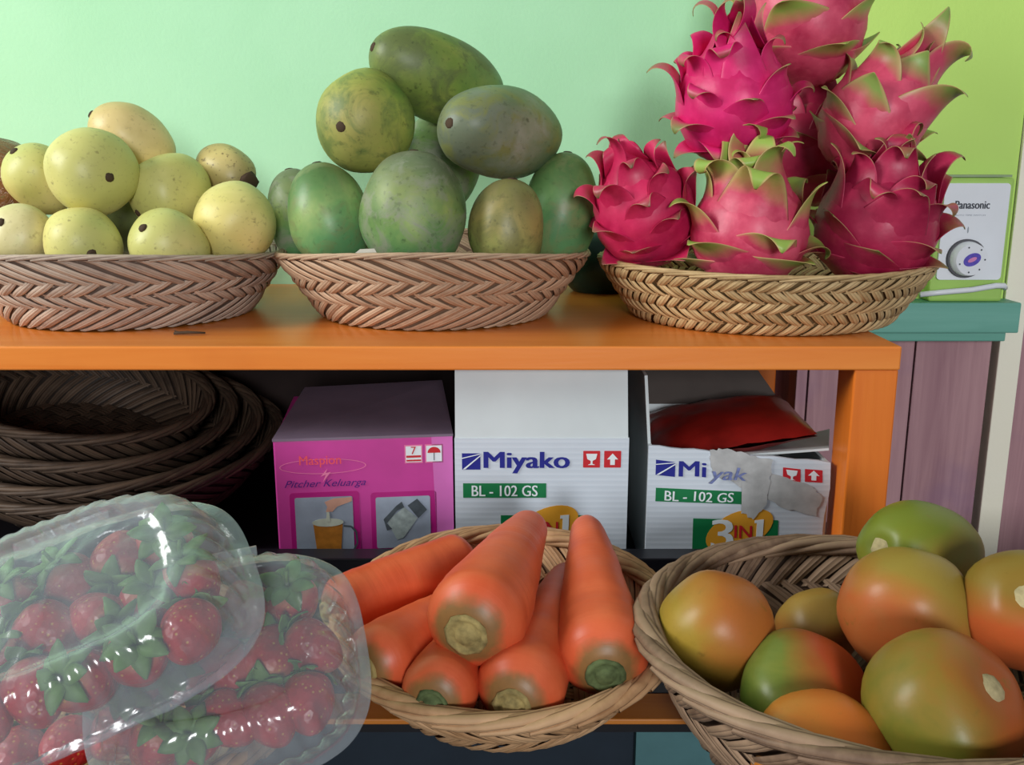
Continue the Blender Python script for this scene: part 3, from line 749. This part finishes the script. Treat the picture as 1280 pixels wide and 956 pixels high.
def blender_box(label, loc, yaw, w, h, d, fr, warp=None, torn=False):
    root = empty('blender_box', loc, label, 'box', 'white appliance boxes under the bench', rot=(0, 0, yaw))
    K = w/216.0
    def U(px): return (px-568)*K
    def V(py): return h-(py-548)*(.0975/137)*(h/.124)
    th = .003
    b = MB()
    W_ = warp or (lambda x, z: (x, z))
    # front panel as a gridded slab so that it can follow the crushed top edge
    NX, NZ = 16, 8
    g = [[Vector((W_(w*j/NX, h*i/NZ)[0], 0, W_(w*j/NX, h*i/NZ)[1])) for j in range(NX+1)] for i in range(NZ+1)]
    k = [[p+Vector((0, th, 0)) for p in r] for r in g]
    A = b.grid(g, smooth=False); Bq = b.grid(k, smooth=False)
    for i in range(NZ): b.face(A[i][0], A[i+1][0], Bq[i+1][0], Bq[i][0], smooth=False); b.face(A[i][NX], Bq[i][NX], Bq[i+1][NX], A[i+1][NX], smooth=False)
    for j in range(NX): b.face(A[NZ][j], A[NZ][j+1], Bq[NZ][j+1], Bq[NZ][j], smooth=False)
    b.build('front_panel', M['card'], root)
    b = MB(); b.box(0, th, th, d, 0, h); b.box(w-th, w, th, d, 0, h*(.86 if torn else 1)); b.box(th, w-th, d-th, d, 0, h); b.box(th, w-th, th, d-th, 0, th)
    b.build('carton_body', M['card_plain'], root)
    z0, z1 = V(586), V(566)
    lg = poly('printed_emblem', [(U(577), z0), (U(600), z0), (U(600), z1), (U(577), z1)], M['blue'], root, warp=warp)
    for a in ([(U(578), V(585.5)), (U(581), V(585.5)), (U(600), V(569.5)), (U(600), V(568))], [(U(577), V(572.6)), (U(577), V(571.6)), (U(600), V(566.2)), (U(600), V(567.2))]):
        poly('white_streak', a, M['whitep'], root, y=-.0006, warp=warp)
    if torn:
        put_text('brand_lettering', 'Mi', U(605), V(585), U(636)-U(605), V(564)-V(585), M['blue'], root, bold=.045, warp=warp)
        put_text('scuffed_lettering', 'yak', U(640), V(592), U(684)-U(640), V(568)-V(592), M['blue_faint'], root, bold=.02, shear=.2, warp=warp, y=-.0026)
    else:
        put_text('brand_lettering', 'Miyako', U(605), V(590.5), U(710)-U(605), V(564)-V(590.5), M['blue'], root, bold=.045, warp=warp)
    for cx, fn in ((738, goblet), (764, arrow)):
        poly('care_symbol', rrect(U(cx-10.5), U(cx+10.5), V(583.5), V(563), .0005), M['red'], root, warp=warp)
        poly('care_pictogram', fn(U(cx), V(573.3), U(19)-U(0)), M['whitep'], root, y=-.0006, warp=warp)
    poly('model_plate', [(U(578), V(621)), (U(682), V(621)), (U(682), V(603)), (U(578), V(603))], M['green'], root, warp=warp)
    put_text('model_lettering', 'BL - 102 GS', U(589), V(619), U(671)-U(589), V(605.5)-V(619), M['whitep'], root, bold=.02, warp=warp)
    poly('green_panel', [(U(625), V(688)), (U(729), V(688)), (U(729), V(643)), (U(625), V(643))], M['green'], root, warp=warp)
    poly('amber_swoosh', ell(U(682), V(658), U(44)-U(0), U(24)-U(0), R_(27)), M['amber'], root, y=-.0006, warp=warp)
    put_text('numeral', '3', U(648), V(684), U(26)-U(0), V(643)-V(684), M['whitep'], root, y=-.0009, bold=.02, warp=warp)
    put_text('lettering', 'IN', U(676), V(669), U(21)-U(0), V(651)-V(669), M['red'], root, y=-.0009, bold=.02, warp=warp)
    poly('numeral', [(U(702), V(676)), (U(710), V(676)), (U(711), V(642)), (U(700), V(643)), (U(700), V(647)), (U(703), V(647))], M['whitep'], root, y=-.0009, warp=warp)
    return root, U, V

p = P(568, 548, .77); w1 = 216*.8105/F
r1, U, V = blender_box('upright white appliance box with its plain top flap raised, behind the carrots', (p.x, .77, Z_TAB), 0, w1, p.z-Z_TAB, .14, None)
hb = p.z-Z_TAB
b = MB(); b.quadslab((.0005, .001, hb+.0005), (w1-.0008, .001, hb+.0005), (w1-.002, .008, hb+.062), (0.0006, .008, hb+.062), .003)
b.quadslab((.0005, .0008, hb+.0005), (.0005, .0008, hb), (w1, .0008, hb), (w1, .0008, hb+.0005), .002)
b.build('top_flap', M['card_plain'], r1)

w2 = .1545; p2 = P(811, 557, .772); h2 = p2.z-Z_TAB
def wp(x, z):
    k = z/h2; zz = z-k**2*(x/w2)*.0145+.0006*math.sin(x*190)*k
    xx = x+.0012*math.sin(z*90)*(x/w2)-.004*(x/w2)*(1-k)
    return (xx, zz)
r2, U, V = blender_box('torn white appliance box with crumpled front and red pack inside, by the bench leg', (p2.x, .772, Z_TAB), 0, w2, h2, .145, None, warp=wp, torn=True)
# torn patch: layers of ripped paper lifting off the front
def torn_patch(pts, y0, lift, seed):
    rg = random.Random(seed); b = MB(); cx = sum(q[0] for q in pts)/len(pts); cz = sum(q[1] for q in pts)/len(pts)
    dense = []
    for i in range(len(pts)):
        a, c_ = pts[i], pts[(i+1) % len(pts)]
        for k in range(5):
            t = k/5; dense.append((a[0]+(c_[0]-a[0])*t+rg.uniform(-1, 1)*.0011, a[1]+(c_[1]-a[1])*t+rg.uniform(-1, 1)*.0011))
    rings = []
    for k in (1.0, .7, .4, .1):
        rings.append([Vector((cx+(q[0]-cx)*k, y0-lift*.25*(1-k), cz+(q[1]-cz)*k)) for q in dense])
    rings.insert(0, [v+Vector((0, .0008, 0)) for v in rings[0]])
    ids = b.grid(rings, cv=True, smooth=False); b.face(*ids[-1], smooth=False)
    return b.build('torn_paper', M['torn'], r2)
X = lambda px: (px-811)*(w2/224.0)
Zt = lambda py: h2-(py-557)*(.0975/137)
torn_patch([(X(886), Zt(562)), (X(905), Zt(560)), (X(935), Zt(568)), (X(962), Zt(575)), (X(960), Zt(600)), (X(958), Zt(630)), (X(942), Zt(648)), (X(928), Zt(640)), (X(932), Zt(612)), (X(915), Zt(600)), (X(900), Zt(598)), (X(888), Zt(586))], -.0012, .0022, 3)
torn_patch([(X(960), Zt(592)), (X(1012), Zt(606)), (X(1026), Zt(620)), (X(1020), Zt(646)), (X(985), Zt(636)), (X(958), Zt(622))], -.0009, .0016, 5)
b = MB(); b.quadslab((0, .145, h2), (0, .006, h2), (-.004, .010, h2+.058), (-.002, .14, h2+.058), .0025); b.build('side_flap', M['card_plain'], r2)
b = MB(); b.quadslab((.003, .142, h2), (w2-.004, .142, h2), (w2-.05, .150, h2+.062), (.003, .150, h2+.062), .0025); b.build('rear_flap', M['card_dark'], r2)
L2 = r2.location
b = MB(); b.quadslab(P(900, 570, .782)-L2, P(1036, 560, .786)-L2, P(1037, 536, .90)-L2, P(965, 552, .86)-L2, .002); b.build('folded_flap', M['card_plain'], r2)
# red pack inside: pillow
b = MB(); NX, NY = 14, 12
def pk(i, j, sgn):
    x = i/NX*2-1; y = j/NY*2-1; hh = (1-abs(x)**2.5)*(1-abs(y)**2.5)
    return Vector((x*.070, y*.058, sgn*(.001+.016*hh**.6)+.003*noise.noise(Vector((x*3, y*3, sgn)))))
b.grid([[pk(i, j, 1) for j in range(NY+1)] for i in range(NX+1)]); b.grid([[pk(i, NY-j, -1) for j in range(NY+1)] for i in range(NX+1)])
o = b.build('red_pack', M['redpack']); o.location = Vector((p2.x+w2*.5, .772+.076, Z_TAB+h2-.004)); o.rotation_euler = (R_(3), R_(-9), R_(0))
tag(o, 'shiny red pack lying in the open torn white box', 'packet')

# pink box
M['pink'] = m_flat('pink_card', srgb(198, 62, 150), .4, .4, .12, 16)
M['pink_lt'] = m_flat('light_pink_card', srgb(208, 108, 182), .4, .4, .1, 16)
M['magenta'] = m_flat('magenta_print', srgb(176, 26, 122), .4, .4, .1, 16)
M['pink_line'] = m_flat('pale_pink_line', srgb(226, 122, 164), .5, .3)
M['lid_grey'] = m_flat('greyish_purple_lid', srgb(120, 104, 122), .5, .3, .12, 20)
M['photo_grey'] = m_flat('grey_photo_print', srgb(150, 160, 176), .5, .3, .2, 26)
M['photo_dark'] = m_flat('dark_photo_print', srgb(70, 78, 84), .5, .3, .3, 120)
M['photo_glass'] = m_flat('pale_glass_print', srgb(152, 164, 162), .5, .3, .25, 160)
M['tea'] = m_flat('tea_print', srgb(176, 112, 40), .5, .3, .25, 120)
M['foam'] = m_flat('foam_print', srgb(190, 196, 180), .5, .3, .1, 120)
M['skinp'] = m_flat('hand_print', srgb(196, 148, 128), .5, .3, .1, 120)
M['violet'] = m_flat('violet_handwriting', srgb(84, 26, 118), .5, .3)
M['coral'] = m_flat('coral_lettering', srgb(236, 84, 96), .5, .3)
pa = P(341, 552, .770); wpk = .150; hp = pa.z-Z_TAB
pk_ = empty('pitcher_box', (pa.x, .770, Z_TAB), 'pink cardboard box printed with two small kitchenware pictures, under the bench', 'box', rot=(0, 0, R_(6.5)))
b = MB(); b.box(0, wpk, 0, .16, 0, hp); bevel(b.build('carton_body', M['pink'], pk_), .0012)
b = MB(); b.quadslab((-.0005, -.0004, hp+.0022), (wpk+.0005, -.0004, hp+.0022), (wpk-.002, .155, hp+.014), (.012, .155, hp+.010), .0018)
b.quadslab((-.0005, -.0006, hp), (wpk+.0005, -.0006, hp), (wpk+.0005, -.0006, hp+.0022), (-.0005, -.0006, hp+.0022), .001); b.build('lid_flap', M['lid_grey'], pk_)
KX = wpk/216.; KZ = .0975/132
U2 = lambda px: (px-341)*KX; V2 = lambda py: hp-(py-552)*KZ   # straightened pixel frame of the front face
def tri(pts): return [(U2(a), V2(b_)) for a, b_ in pts]
poly('light_border', tri([(531, 552), (557, 552), (557, 705), (537, 705)]), M['pink_lt'], pk_)
# oval line and lettering
ro = ell(U2(399), V2(583), 52*KX, 9*KZ, 0, 40); ri = ell(U2(399), V2(583), 51*KX, 8.3*KZ, 0, 40)
b = MB()
A = [b.vert((q[0], -.0005, q[1])) for q in ro]; B_ = [b.vert((q[0], -.0005, q[1])) for q in ri]
for i in range(40): b.face(A[i], A[(i+1) % 40], B_[(i+1) % 40], B_[i], smooth=False)
b.build('oval_line', M['pink_line'], pk_)
poly('small_bolt', tri([(398, 602), (402, 593), (396, 595), (404, 586), (402, 591), (408, 590)]), M['pink_line'], pk_, y=-.0006)
put_text('brand_lettering', 'Maspion', U2(371), V2(584), 50*KX, 14*KZ, M['coral'], pk_, y=-.0008, bold=.006)
put_text('handwriting', 'Pitcher Keluarga', U2(352), V2(610), 98*KX, 11*KZ, M['violet'], pk_, y=-.0006, shear=.4, bold=.005)
for x0, kind in ((498, 0), (523, 1)):
    poly('care_symbol', tri([(x0, 583), (x0+22, 583), (x0+22, 561), (x0, 561)]), M['pink_line'], pk_)
    poly('care_panel', tri([(x0+1.5, 581.5), (x0+20.5, 581.5), (x0+20.5, 562.5), (x0+1.5, 562.5)]), M['whitep'], pk_, y=-.0006)
    if kind == 0:
        put_text('numeral', '7', U2(x0+8), V2(572), 6*KX, 9*KZ, M['red'], pk_, y=-.0009, bold=.01)
        poly('red_bar', tri([(x0+2, 576), (x0+20, 576), (x0+20, 573.5), (x0+2, 573.5)]), M['red'], pk_, y=-.0009)
        poly('red_bar', tri([(x0+2, 580.5), (x0+20, 580.5), (x0+20, 578.5), (x0+2, 578.5)]), M['red'], pk_, y=-.0009)
    else:
        poly('umbrella_print', [(U2(x0+11)+8*KX*math.cos(a), V2(571)+7*KZ*math.sin(a)) for a in [math.pi*i/12 for i in range(13)]], M['red'], pk_, y=-.0009)
        poly('umbrella_handle', tri([(x0+10.5, 580), (x0+11.5, 580), (x0+11.5, 571), (x0+10.5, 571)]), M['ink'], pk_, y=-.0009)
for x0, x1, za, zb in ((357, 441, 614, 720), (455, 536, 617, 690)):
    poly('photo_frame', rrect(U2(x0), U2(x1), V2(zb), V2(za), .003), M['magenta'], pk_)
    poly('photo_print', rrect(U2(x0+6), U2(x1-8), V2(zb-4), V2(za+6), .0018), M['photo_grey'], pk_, y=-.0006)
# mug picture
poly('mug_print', tri([(384, 652), (420, 652), (415, 705), (389, 705)]), M['tea'], pk_, y=-.0009)
poly('foam_print', ell(U2(402), V2(651), 19*KX, 5*KZ), M['foam'], pk_, y=-.0012)
b = MB(); hnd = [(421, 656), (430, 657), (436, 664), (437, 678), (430, 690), (420, 692)]
for k in range(len(hnd)-1):
    (a0, z0), (a1, z1) = hnd[k], hnd[k+1]; nx, nz = (z1-z0), -(a1-a0); L = math.hypot(nx, nz); nx, nz = nx/L*1.1, nz/L*1.1
    q = [b.vert((U2(a)+dx*KX, -.0009, V2(z)+dz*KZ)) for a, z, dx, dz in ((a0, z0, nx, -nz), (a1, z1, nx, -nz), (a1, z1, -nx, nz), (a0, z0, -nx, nz))]; b.face(*q, smooth=False)
b.build('mug_handle_print', M['photo_dark'], pk_)
poly('hand_print', tri([(399, 626), (410, 622), (432, 621), (432, 626), (414, 632), (408, 638), (400, 638), (402, 632)]), M['skinp'], pk_, y=-.0009)
poly('sugar_print', tri([(401, 638), (404, 638), (405, 650), (400, 650)]), M['foam'], pk_, y=-.0014)
# pitcher picture, lying diagonally
poly('pitcher_print', tri([(474, 652), (496, 636), (512, 650), (494, 674), (486, 676)]), M['photo_glass'], pk_, y=-.0009)
poly('pitcher_lid_print', tri([(500, 634), (512, 626), (524, 640), (513, 650)]), M['photo_dark'], pk_, y=-.0012)
poly('pitcher_handle_print', tri([(470, 650), (486, 634), (493, 629), (496, 636), (487, 640), (474, 655), (480, 662), (474, 664)]), M['photo_dark'], pk_, y=-.0011)

# ------------------------------------------------------------------ wall timer box
q = P(1219, 372, YP-.03)
xb0, xb1 = .452, .532; zb0 = ZC-.149; zb1 = P(1219, 222, YP-.02).z
pb = empty('pump_control_box', ((xb0+xb1)/2, YP-.012, zb0), 'white faced electric control box with a round dial, standing on the teal ledge', 'control box')
def lp(o): o.parent = pb; o.matrix_parent_inverse = Matrix.Translation(-Vector(pb.location)); return o
b = MB(); b.box(xb0, xb1, YP-.024, YP-.001, zb0, zb1); lp(bevel(b.build('casing', M['limeplastic']), .003))
b = MB(); b.box(xb0-.001, xb1-.002, YP-.020, YP-.001, zb1+.0005, zb1+.003); lp(b.build('top_cap', M['grey_plastic']))
fx0, fx1, fz0, fz1 = xb0+.005, xb1-.006, P(1219, 350, YP-.03).z, P(1219, 229, YP-.03).z
b = MB(); rr = rrect(fx0, fx1, fz0, fz1, .004)
A = [b.vert((x, YP-.0275, z)) for x, z in rr]; B_ = [b.vert((x, YP-.0235, z)) for x, z in rr]
b.face(*A, smooth=False)
for i in range(len(rr)): b.face(A[i], B_[i], B_[(i+1) % len(rr)], A[(i+1) % len(rr)], smooth=False)
lp(b.build('face_plate', M['white_plastic']))
def txt_at(name, s, x, z, w, h, mat, y, bold=0):
    me = text_mesh(s, w, h, bold); me.materials.clear(); me.materials.append(mat)
    for v in me.vertices: v.co = (x+v.co.x, y, z+v.co.y)
    if bold:
        vs = [tuple(v.co) for v in me.vertices]; fs = [tuple(p.vertices) for p in me.polygons]; n0 = len(vs)
        V_ = [(a+d, b_-.00002*k, c_) for k, d in enumerate((-.0003, 0, .0003)) for a, b_, c_ in vs]; F_ = [tuple(i+n0*k for i in f) for k in range(3) for f in fs]
        me = bpy.data.meshes.new(name); me.from_pydata(V_, [], F_); me.materials.append(mat)
    o = bpy.data.objects.new(name, me); C.objects.link(o); return lp(o)
za = P(1219, 261, YP-.03).z; zt = P(1219, 251, YP-.03).z; k = fwd(Vector((0, YP-.03, za)))/F
txt_at('brand_lettering', 'Panasonic', (1195-640)*k, za, 43*k, zt-za, M['ink'], YP-.0278, .02)
txt_at('small_lettering', 'AUTO TIME SWITCH', (1196-640)*k, P(0, 270, YP-.03).z, 38*k, .0016, M['paleink'], YP-.0278)
kx, kz = (1213-640)*k*1.002, P(0, 323, YP-.03).z
def disc(name, r, y0, y1, mat, n=36, taper=1.0):
    b = MB(); A = [b.vert((kx+r*taper*math.cos(2*math.pi*i/n), y0, kz+r*taper*math.sin(2*math.pi*i/n))) for i in range(n)]
    B_ = [b.vert((kx+r*math.cos(2*math.pi*i/n), y1, kz+r*math.sin(2*math.pi*i/n))) for i in range(n)]
    b.face(*A, smooth=False)
    for i in range(n): b.face(A[i], B_[i], B_[(i+1) % n], A[(i+1) % n])
    return lp(b.build(name, mat))
disc('dial_base', .0205, YP-.032, YP-.0275, M['dark_plastic'])
disc('dial', .0185, YP-.044, YP-.032, M['white_plastic'], taper=.9)
def spot(name, ex, ez, rx, rz, rot, mat, y):
    b = MB(); pts = ell(kx+ex, kz+ez, rx, rz, rot, 24); f = [b.vert((x, y, z)) for x, z in pts]; b.face(*f, smooth=False); return lp(b.build(name, mat))
spot('dial_badge', 0, 0, .0095, .0065, R_(25), m_flat('violet_badge', srgb(96, 84, 190), .3, .5, .2, 400), YP-.0443)
spot('dial_badge_mark', 0, 0, .005, .0022, R_(25), m_flat('pink_badge', srgb(220, 140, 190), .3, .5), YP-.0446)
for a in (0, 50, 110, 200, 260, 310): spot('dial_mark', .0135*math.cos(R_(a)), .0135*math.sin(R_(a)), .0009, .0009, 0, M['ink'], YP-.0443)
spot('index_mark', 0, .030, .0008, .0035, 0, M['paleink'], YP-.0277)
# cable lying along the foot of the box
b = MB(); z = P(0, 363, YP-.035).z
b.tube([P(1150, 368, YP-.033), P(1180, 365, YP-.033), P(1215, 362, YP-.033), P(1245, 357, YP-.033), P(1255, 357, YP-.030), P(1256, 360, YP-.026)], .0030, 10)
o = b.build('electric_cable', M['white_plastic']); tag(o, 'white electric cable running along the foot of the control box', 'cable')

# ------------------------------------------------------------------ strawberry packs
def m_clear():
    t = NT('clear_plastic'); t.t.nodes.remove(t.b)
    tr = t.n('ShaderNodeBsdfTransparent'); tr.inputs[0].default_value = (.95, .97, .97, 1)
    gl = t.n('ShaderNodeBsdfGlossy'); gl.inputs['Roughness'].default_value = .16; gl.inputs[0].default_value = (1, 1, 1, 1)
    df = t.n('ShaderNodeBsdfDiffuse'); df.inputs[0].default_value = (*srgb(196, 206, 214), 1)
    v = t.coord(False); nb = t.n('ShaderNodeBump'); nb.inputs['Strength'].default_value = .5; nb.inputs['Distance'].default_value = .002
    t.l(t.noise(v, 45, 3, .5, .6), nb.inputs['Height'])
    for x in (gl, df): t.l(nb.outputs[0], x.inputs['Normal'])
    fr = t.n('ShaderNodeLayerWeight'); fr.inputs[0].default_value = .32; t.l(nb.outputs[0], fr.inputs['Normal'])
    m1 = t.n('ShaderNodeMixShader'); m2 = t.n('ShaderNodeMixShader')
    t.l(t.math('ADD', t.math('MULTIPLY', fr.outputs['Facing'], .34), .20), m1.inputs[0]); t.l(tr.outputs[0], m1.inputs[1]); t.l(df.outputs[0], m1.inputs[2])
    t.l(t.math('ADD', t.math('MULTIPLY', fr.outputs['Fresnel'], .40), .035), m2.inputs[0]); t.l(m1.outputs[0], m2.inputs[1]); t.l(gl.outputs[0], m2.inputs[2])
    t.l(m2.outputs[0], t.out.inputs[0]); return t.m
M['clear'] = m_clear()
def m_berry():
    t = NT('strawberry_skin'); v = t.coord(True); ax = t.attr('ax')
    vo = t.n('ShaderNodeTexVoronoi'); vo.inputs['Scale'].default_value = 260; t.l(v, vo.inputs['Vector'])
    c = t.ramp(t.noise(v, 60, 3), [(.3, srgb(160, 22, 34)), (.7, srgb(204, 50, 58))])
    c = t.mix(t.ramp(ax, [(.78, 0.0), (.97, .8)]), c, srgb(220, 160, 120))
    c = t.mix(t.ramp(vo.outputs['Distance'], [(.12, .8), (.24, 0.0)]), c, srgb(214, 160, 80))
    t.bump(vo.outputs['Distance'], .6, .001)
    return t.done(c, .35, .5)
M['berry'] = m_berry(); M['leaf'] = m_flat('strawberry_leaf', srgb(104, 138, 72), .5, .3, .25, 90)

def srect(a, bb, th, p=3.2):
    c_, s_ = math.cos(th), math.sin(th)
    r = (abs(c_/a)**p+abs(s_/bb)**p)**(-1/p)
    return Vector((r*c_, r*s_, 0))
def clamshell(label, loc, rot, a, bb, hl, hbm):
    root = empty('strawberry_pack', loc, label, 'plastic pack', 'clear strawberry packs', rot=rot)
    N = 220
    def shell(sgn, prof):
        m = MB(); rows = []; sd = loc.x*50
        for k, z, fl in prof:
            row = []
            for j in range(N):
                th = 2*math.pi*j/N; p = srect(a, bb, th)*k
                wv = 1+fl*.020*math.cos(th*36)
                dz = .0016*noise.noise(Vector((p.x*55+sd, p.y*55, 0)))+.0006*noise.noise(Vector((p.x*160+sd, p.y*160, 3)))
                row.append(Vector((p.x*wv, p.y*wv, sgn*z+dz)))
            rows.append(row)
        ids = m.grid(rows, cv=True); m.face(*ids[-1]); return m
    lid = shell(1, [(1.0, .0, 0), (1.0, .0012, 0), (.93, .0014, 0), (.925, .004, 0), (.905, .0045, 0), (.88, hl*.3, 1), (.84, hl*.6, 1), (.79, hl*.82, 1), (.73, hl*.95, .6), (.66, hl, .2), (.60, hl, 0), (.585, hl-.0018, 0), (.50, hl-.001, 0), (.4, hl+.0002, 0), (.3, hl+.001, 0), (.2, hl+.0016, 0), (.1, hl+.002, 0), (.02, hl+.002, 0)])
    lid.build('lid', M['clear'], root)
    tr = shell(-1, [(1.0, .0008, 0), (.93, .001, 0), (.90, .004, 0), (.87, hbm*.4, 1), (.82, hbm*.8, 1), (.76, hbm, .3), (.4, hbm, 0)])
    tr.build('tray', M['clear'], root)
    h = MB(); h.box(-a*.28, a*.28, bb*.985, bb*1.12, -.0004, .0008); h.build('hinge_tab', M['clear'], root)
    return root

berry0 = None
def berry_mesh():
    m, top, bot = fruit_mb(.0185, .0148, .0148, 91, taper=.22, square=2.1, lump=.03, dimple=.06)
    return m
bm_ = berry_mesh()
def make_berry():
    root = empty('strawberry', (0, 0, 0), 'x', 'strawberry', 'strawberries in the clear packs')
    bm_.build('flesh', M['berry'], root)
    m = MB()
    for k in range(8):
        th = 2*math.pi*k/8; er = Vector((math.cos(th), math.sin(th), 0)); et = Vector((-er.y, er.x, 0)); g = []
        for i in range(6):
            s = i/5; w = .0052*math.sin(math.pi*(.18+.80*s))**.8; z = .0178+.0022*math.sin(s*2.6)-.006*s*s*s*(k % 2)+.003*s*(1-k % 2)
            g.append([er*(.001+.0165*s)+et*w*u+Vector((0, 0, z-.001*u*u)) for u in (-1, -.4, .4, 1)])
        m.grid(g)
    m.tube([Vector((0, 0, .017)), Vector((.001, 0, .023)), Vector((.003, 0, .027))], .0011, 6)
    o = m.build('leafy_cap', M['leaf'], root); sm = o.modifiers.new('thick', 'SOLIDIFY'); sm.thickness = .0006
    return root
def copy_tree(o, parent=None):
    c_ = o.copy(); C.objects.link(c_)
    if parent: c_.parent = parent
    for ch in list(o.children): copy_tree(ch, c_)
    return c_
proto = make_berry(); first = True
def place_berry(world, axis, spin, sc, label):
    global first
    if first: o = proto; first = False
    else: o = copy_tree(proto)
    o.location = world; orient(o, axis, spin); o.scale = (sc, sc, sc); o['label'] = label
    return o

# front pack: big, its lid facing up toward the viewer; long side climbs to the right
cA = P(100, 788, .432); cA.z += .0
def frame_rot(nrm, xdir):
    z = nrm.normalized(); x = (xdir-z*xdir.dot(z)).normalized(); y = z.cross(x)
    return Matrix((x, y, z)).transposed()
RA = frame_rot(cdir(-.05, .72, .72), cdir(.86, .50, -.1))
RB = frame_rot(cdir(.05, .66, .78), cdir(.96, .24, -.1))
cB = P(286, 836, .468)
A_ = clamshell('front strawberry pack, clear ridged clamshell lying on top at the lower left', cA, RA.to_euler(), .088, .063, .036, .014)
B2 = clamshell('rear strawberry pack, clear clamshell tucked under the other beside the carrots', cB, RB.to_euler(), .074, .065, .034, .017)

rg = random.Random(5)
def grid_pos(a, bb, cols):
    out = []
    for k, n in enumerate(cols):
        y = bb*(.48-.48*2*k/(len(cols)-1))
        for q in range(n): out.append((a*.76*((q+.5)/n*2-1), y, 1 if (q+k) % 2 else -1))
    return out
A_pos = grid_pos(.088, .063, (5, 6, 5)); B_pos = grid_pos(.074, .065, (4, 5, 5))
rowsA = ['back', 'back', 'back', 'back', 'middle', 'middle', 'middle', 'middle', 'middle', 'front', 'front', 'front']
ordn = ['first', 'second', 'third', 'fourth', 'fifth', 'sixth']
def berries(pos, Rm, cen, which, z):
    rows = {}
    # name them by row and place from the left inside their pack
    out = []
    for k, (x, y, sg) in enumerate(pos):
        r_ = 'back' if y > .012 else ('front' if y < -.012 else 'middle'); rows.setdefault(r_, []).append((x, k))
    for k, (x, y, sg) in enumerate(pos):
        r_ = 'back' if y > .012 else ('front' if y < -.012 else 'middle'); idx = sorted(rows[r_]).index((x, k))
        loc = Vector((x+rg.uniform(-.002, .002), y+rg.uniform(-.002, .002), z+rg.uniform(-.001, .002)))
        if r_ != 'middle': loc.x *= .90
        ax = Vector((rg.uniform(-1, 1)*.8, .9*sg+rg.uniform(-.3, .3), rg.uniform(-.3, .35))).normalized()
        if r_ != 'middle' and abs(ax.y) > .1: ax.y = abs(ax.y)*(1 if r_ == 'front' else -1); ax.normalize()
        if rg.random() < .45: ax = Vector((rg.uniform(-.5, .5), rg.uniform(-.5, .5), 1)).normalized(); loc.z -= .004
        place_berry(cen+Rm@loc, Rm@ax, rg.uniform(0, 6), rg.uniform(.88, .98), 'red strawberry inside the %s pack, %s from the left in the %s row' % (which, ordn[idx], r_))
berries(A_pos, RA, cA, 'front', .0035)
berries(B_pos, RB, cB, 'rear', .0025)

# ------------------------------------------------------------------ prints that sit on another print become its sub-parts
def nest(root, child, parent):
    ps = [o for o in root.children if o.name.split('.')[0] == parent]
    for o in [o for o in root.children if o.name.split('.')[0] == child]:
        c0 = sum((Vector(v.co) for v in o.data.vertices), Vector())/len(o.data.vertices)
        best = min(ps, key=lambda q: (sum((Vector(v.co) for v in q.data.vertices), Vector())/len(q.data.vertices)-c0).length)
        mp = o.matrix_parent_inverse.copy(); o.parent = best
        o.matrix_parent_inverse = Matrix.Identity(4)
for r_ in (r1, r2):
    for c_, p_ in (('white_streak', 'printed_emblem'), ('care_pictogram', 'care_symbol'), ('model_lettering', 'model_plate'), ('amber_swoosh', 'green_panel'), ('numeral', 'green_panel'), ('lettering', 'green_panel')): nest(r_, c_, p_)
for c_, p_ in (('photo_print', 'photo_frame'), ('care_panel', 'care_symbol')): nest(pk_, c_, p_)

for (px, py, Y, wh) in ((22, 944, .47, 'leftmost of the four'), (84, 930, .475, 'second from the left of the four'), (142, 918, .485, 'third from the left of the four'), (196, 934, .48, 'rightmost of the four')):
    o = place_berry(P(px, py, Y), Vector((random.uniform(-.6, .6), .8, random.uniform(-.2, .5))).normalized(), px*.1, .95, 'loose red strawberry below the front pack, '+wh)
    o['group'] = 'loose strawberries below the packs'
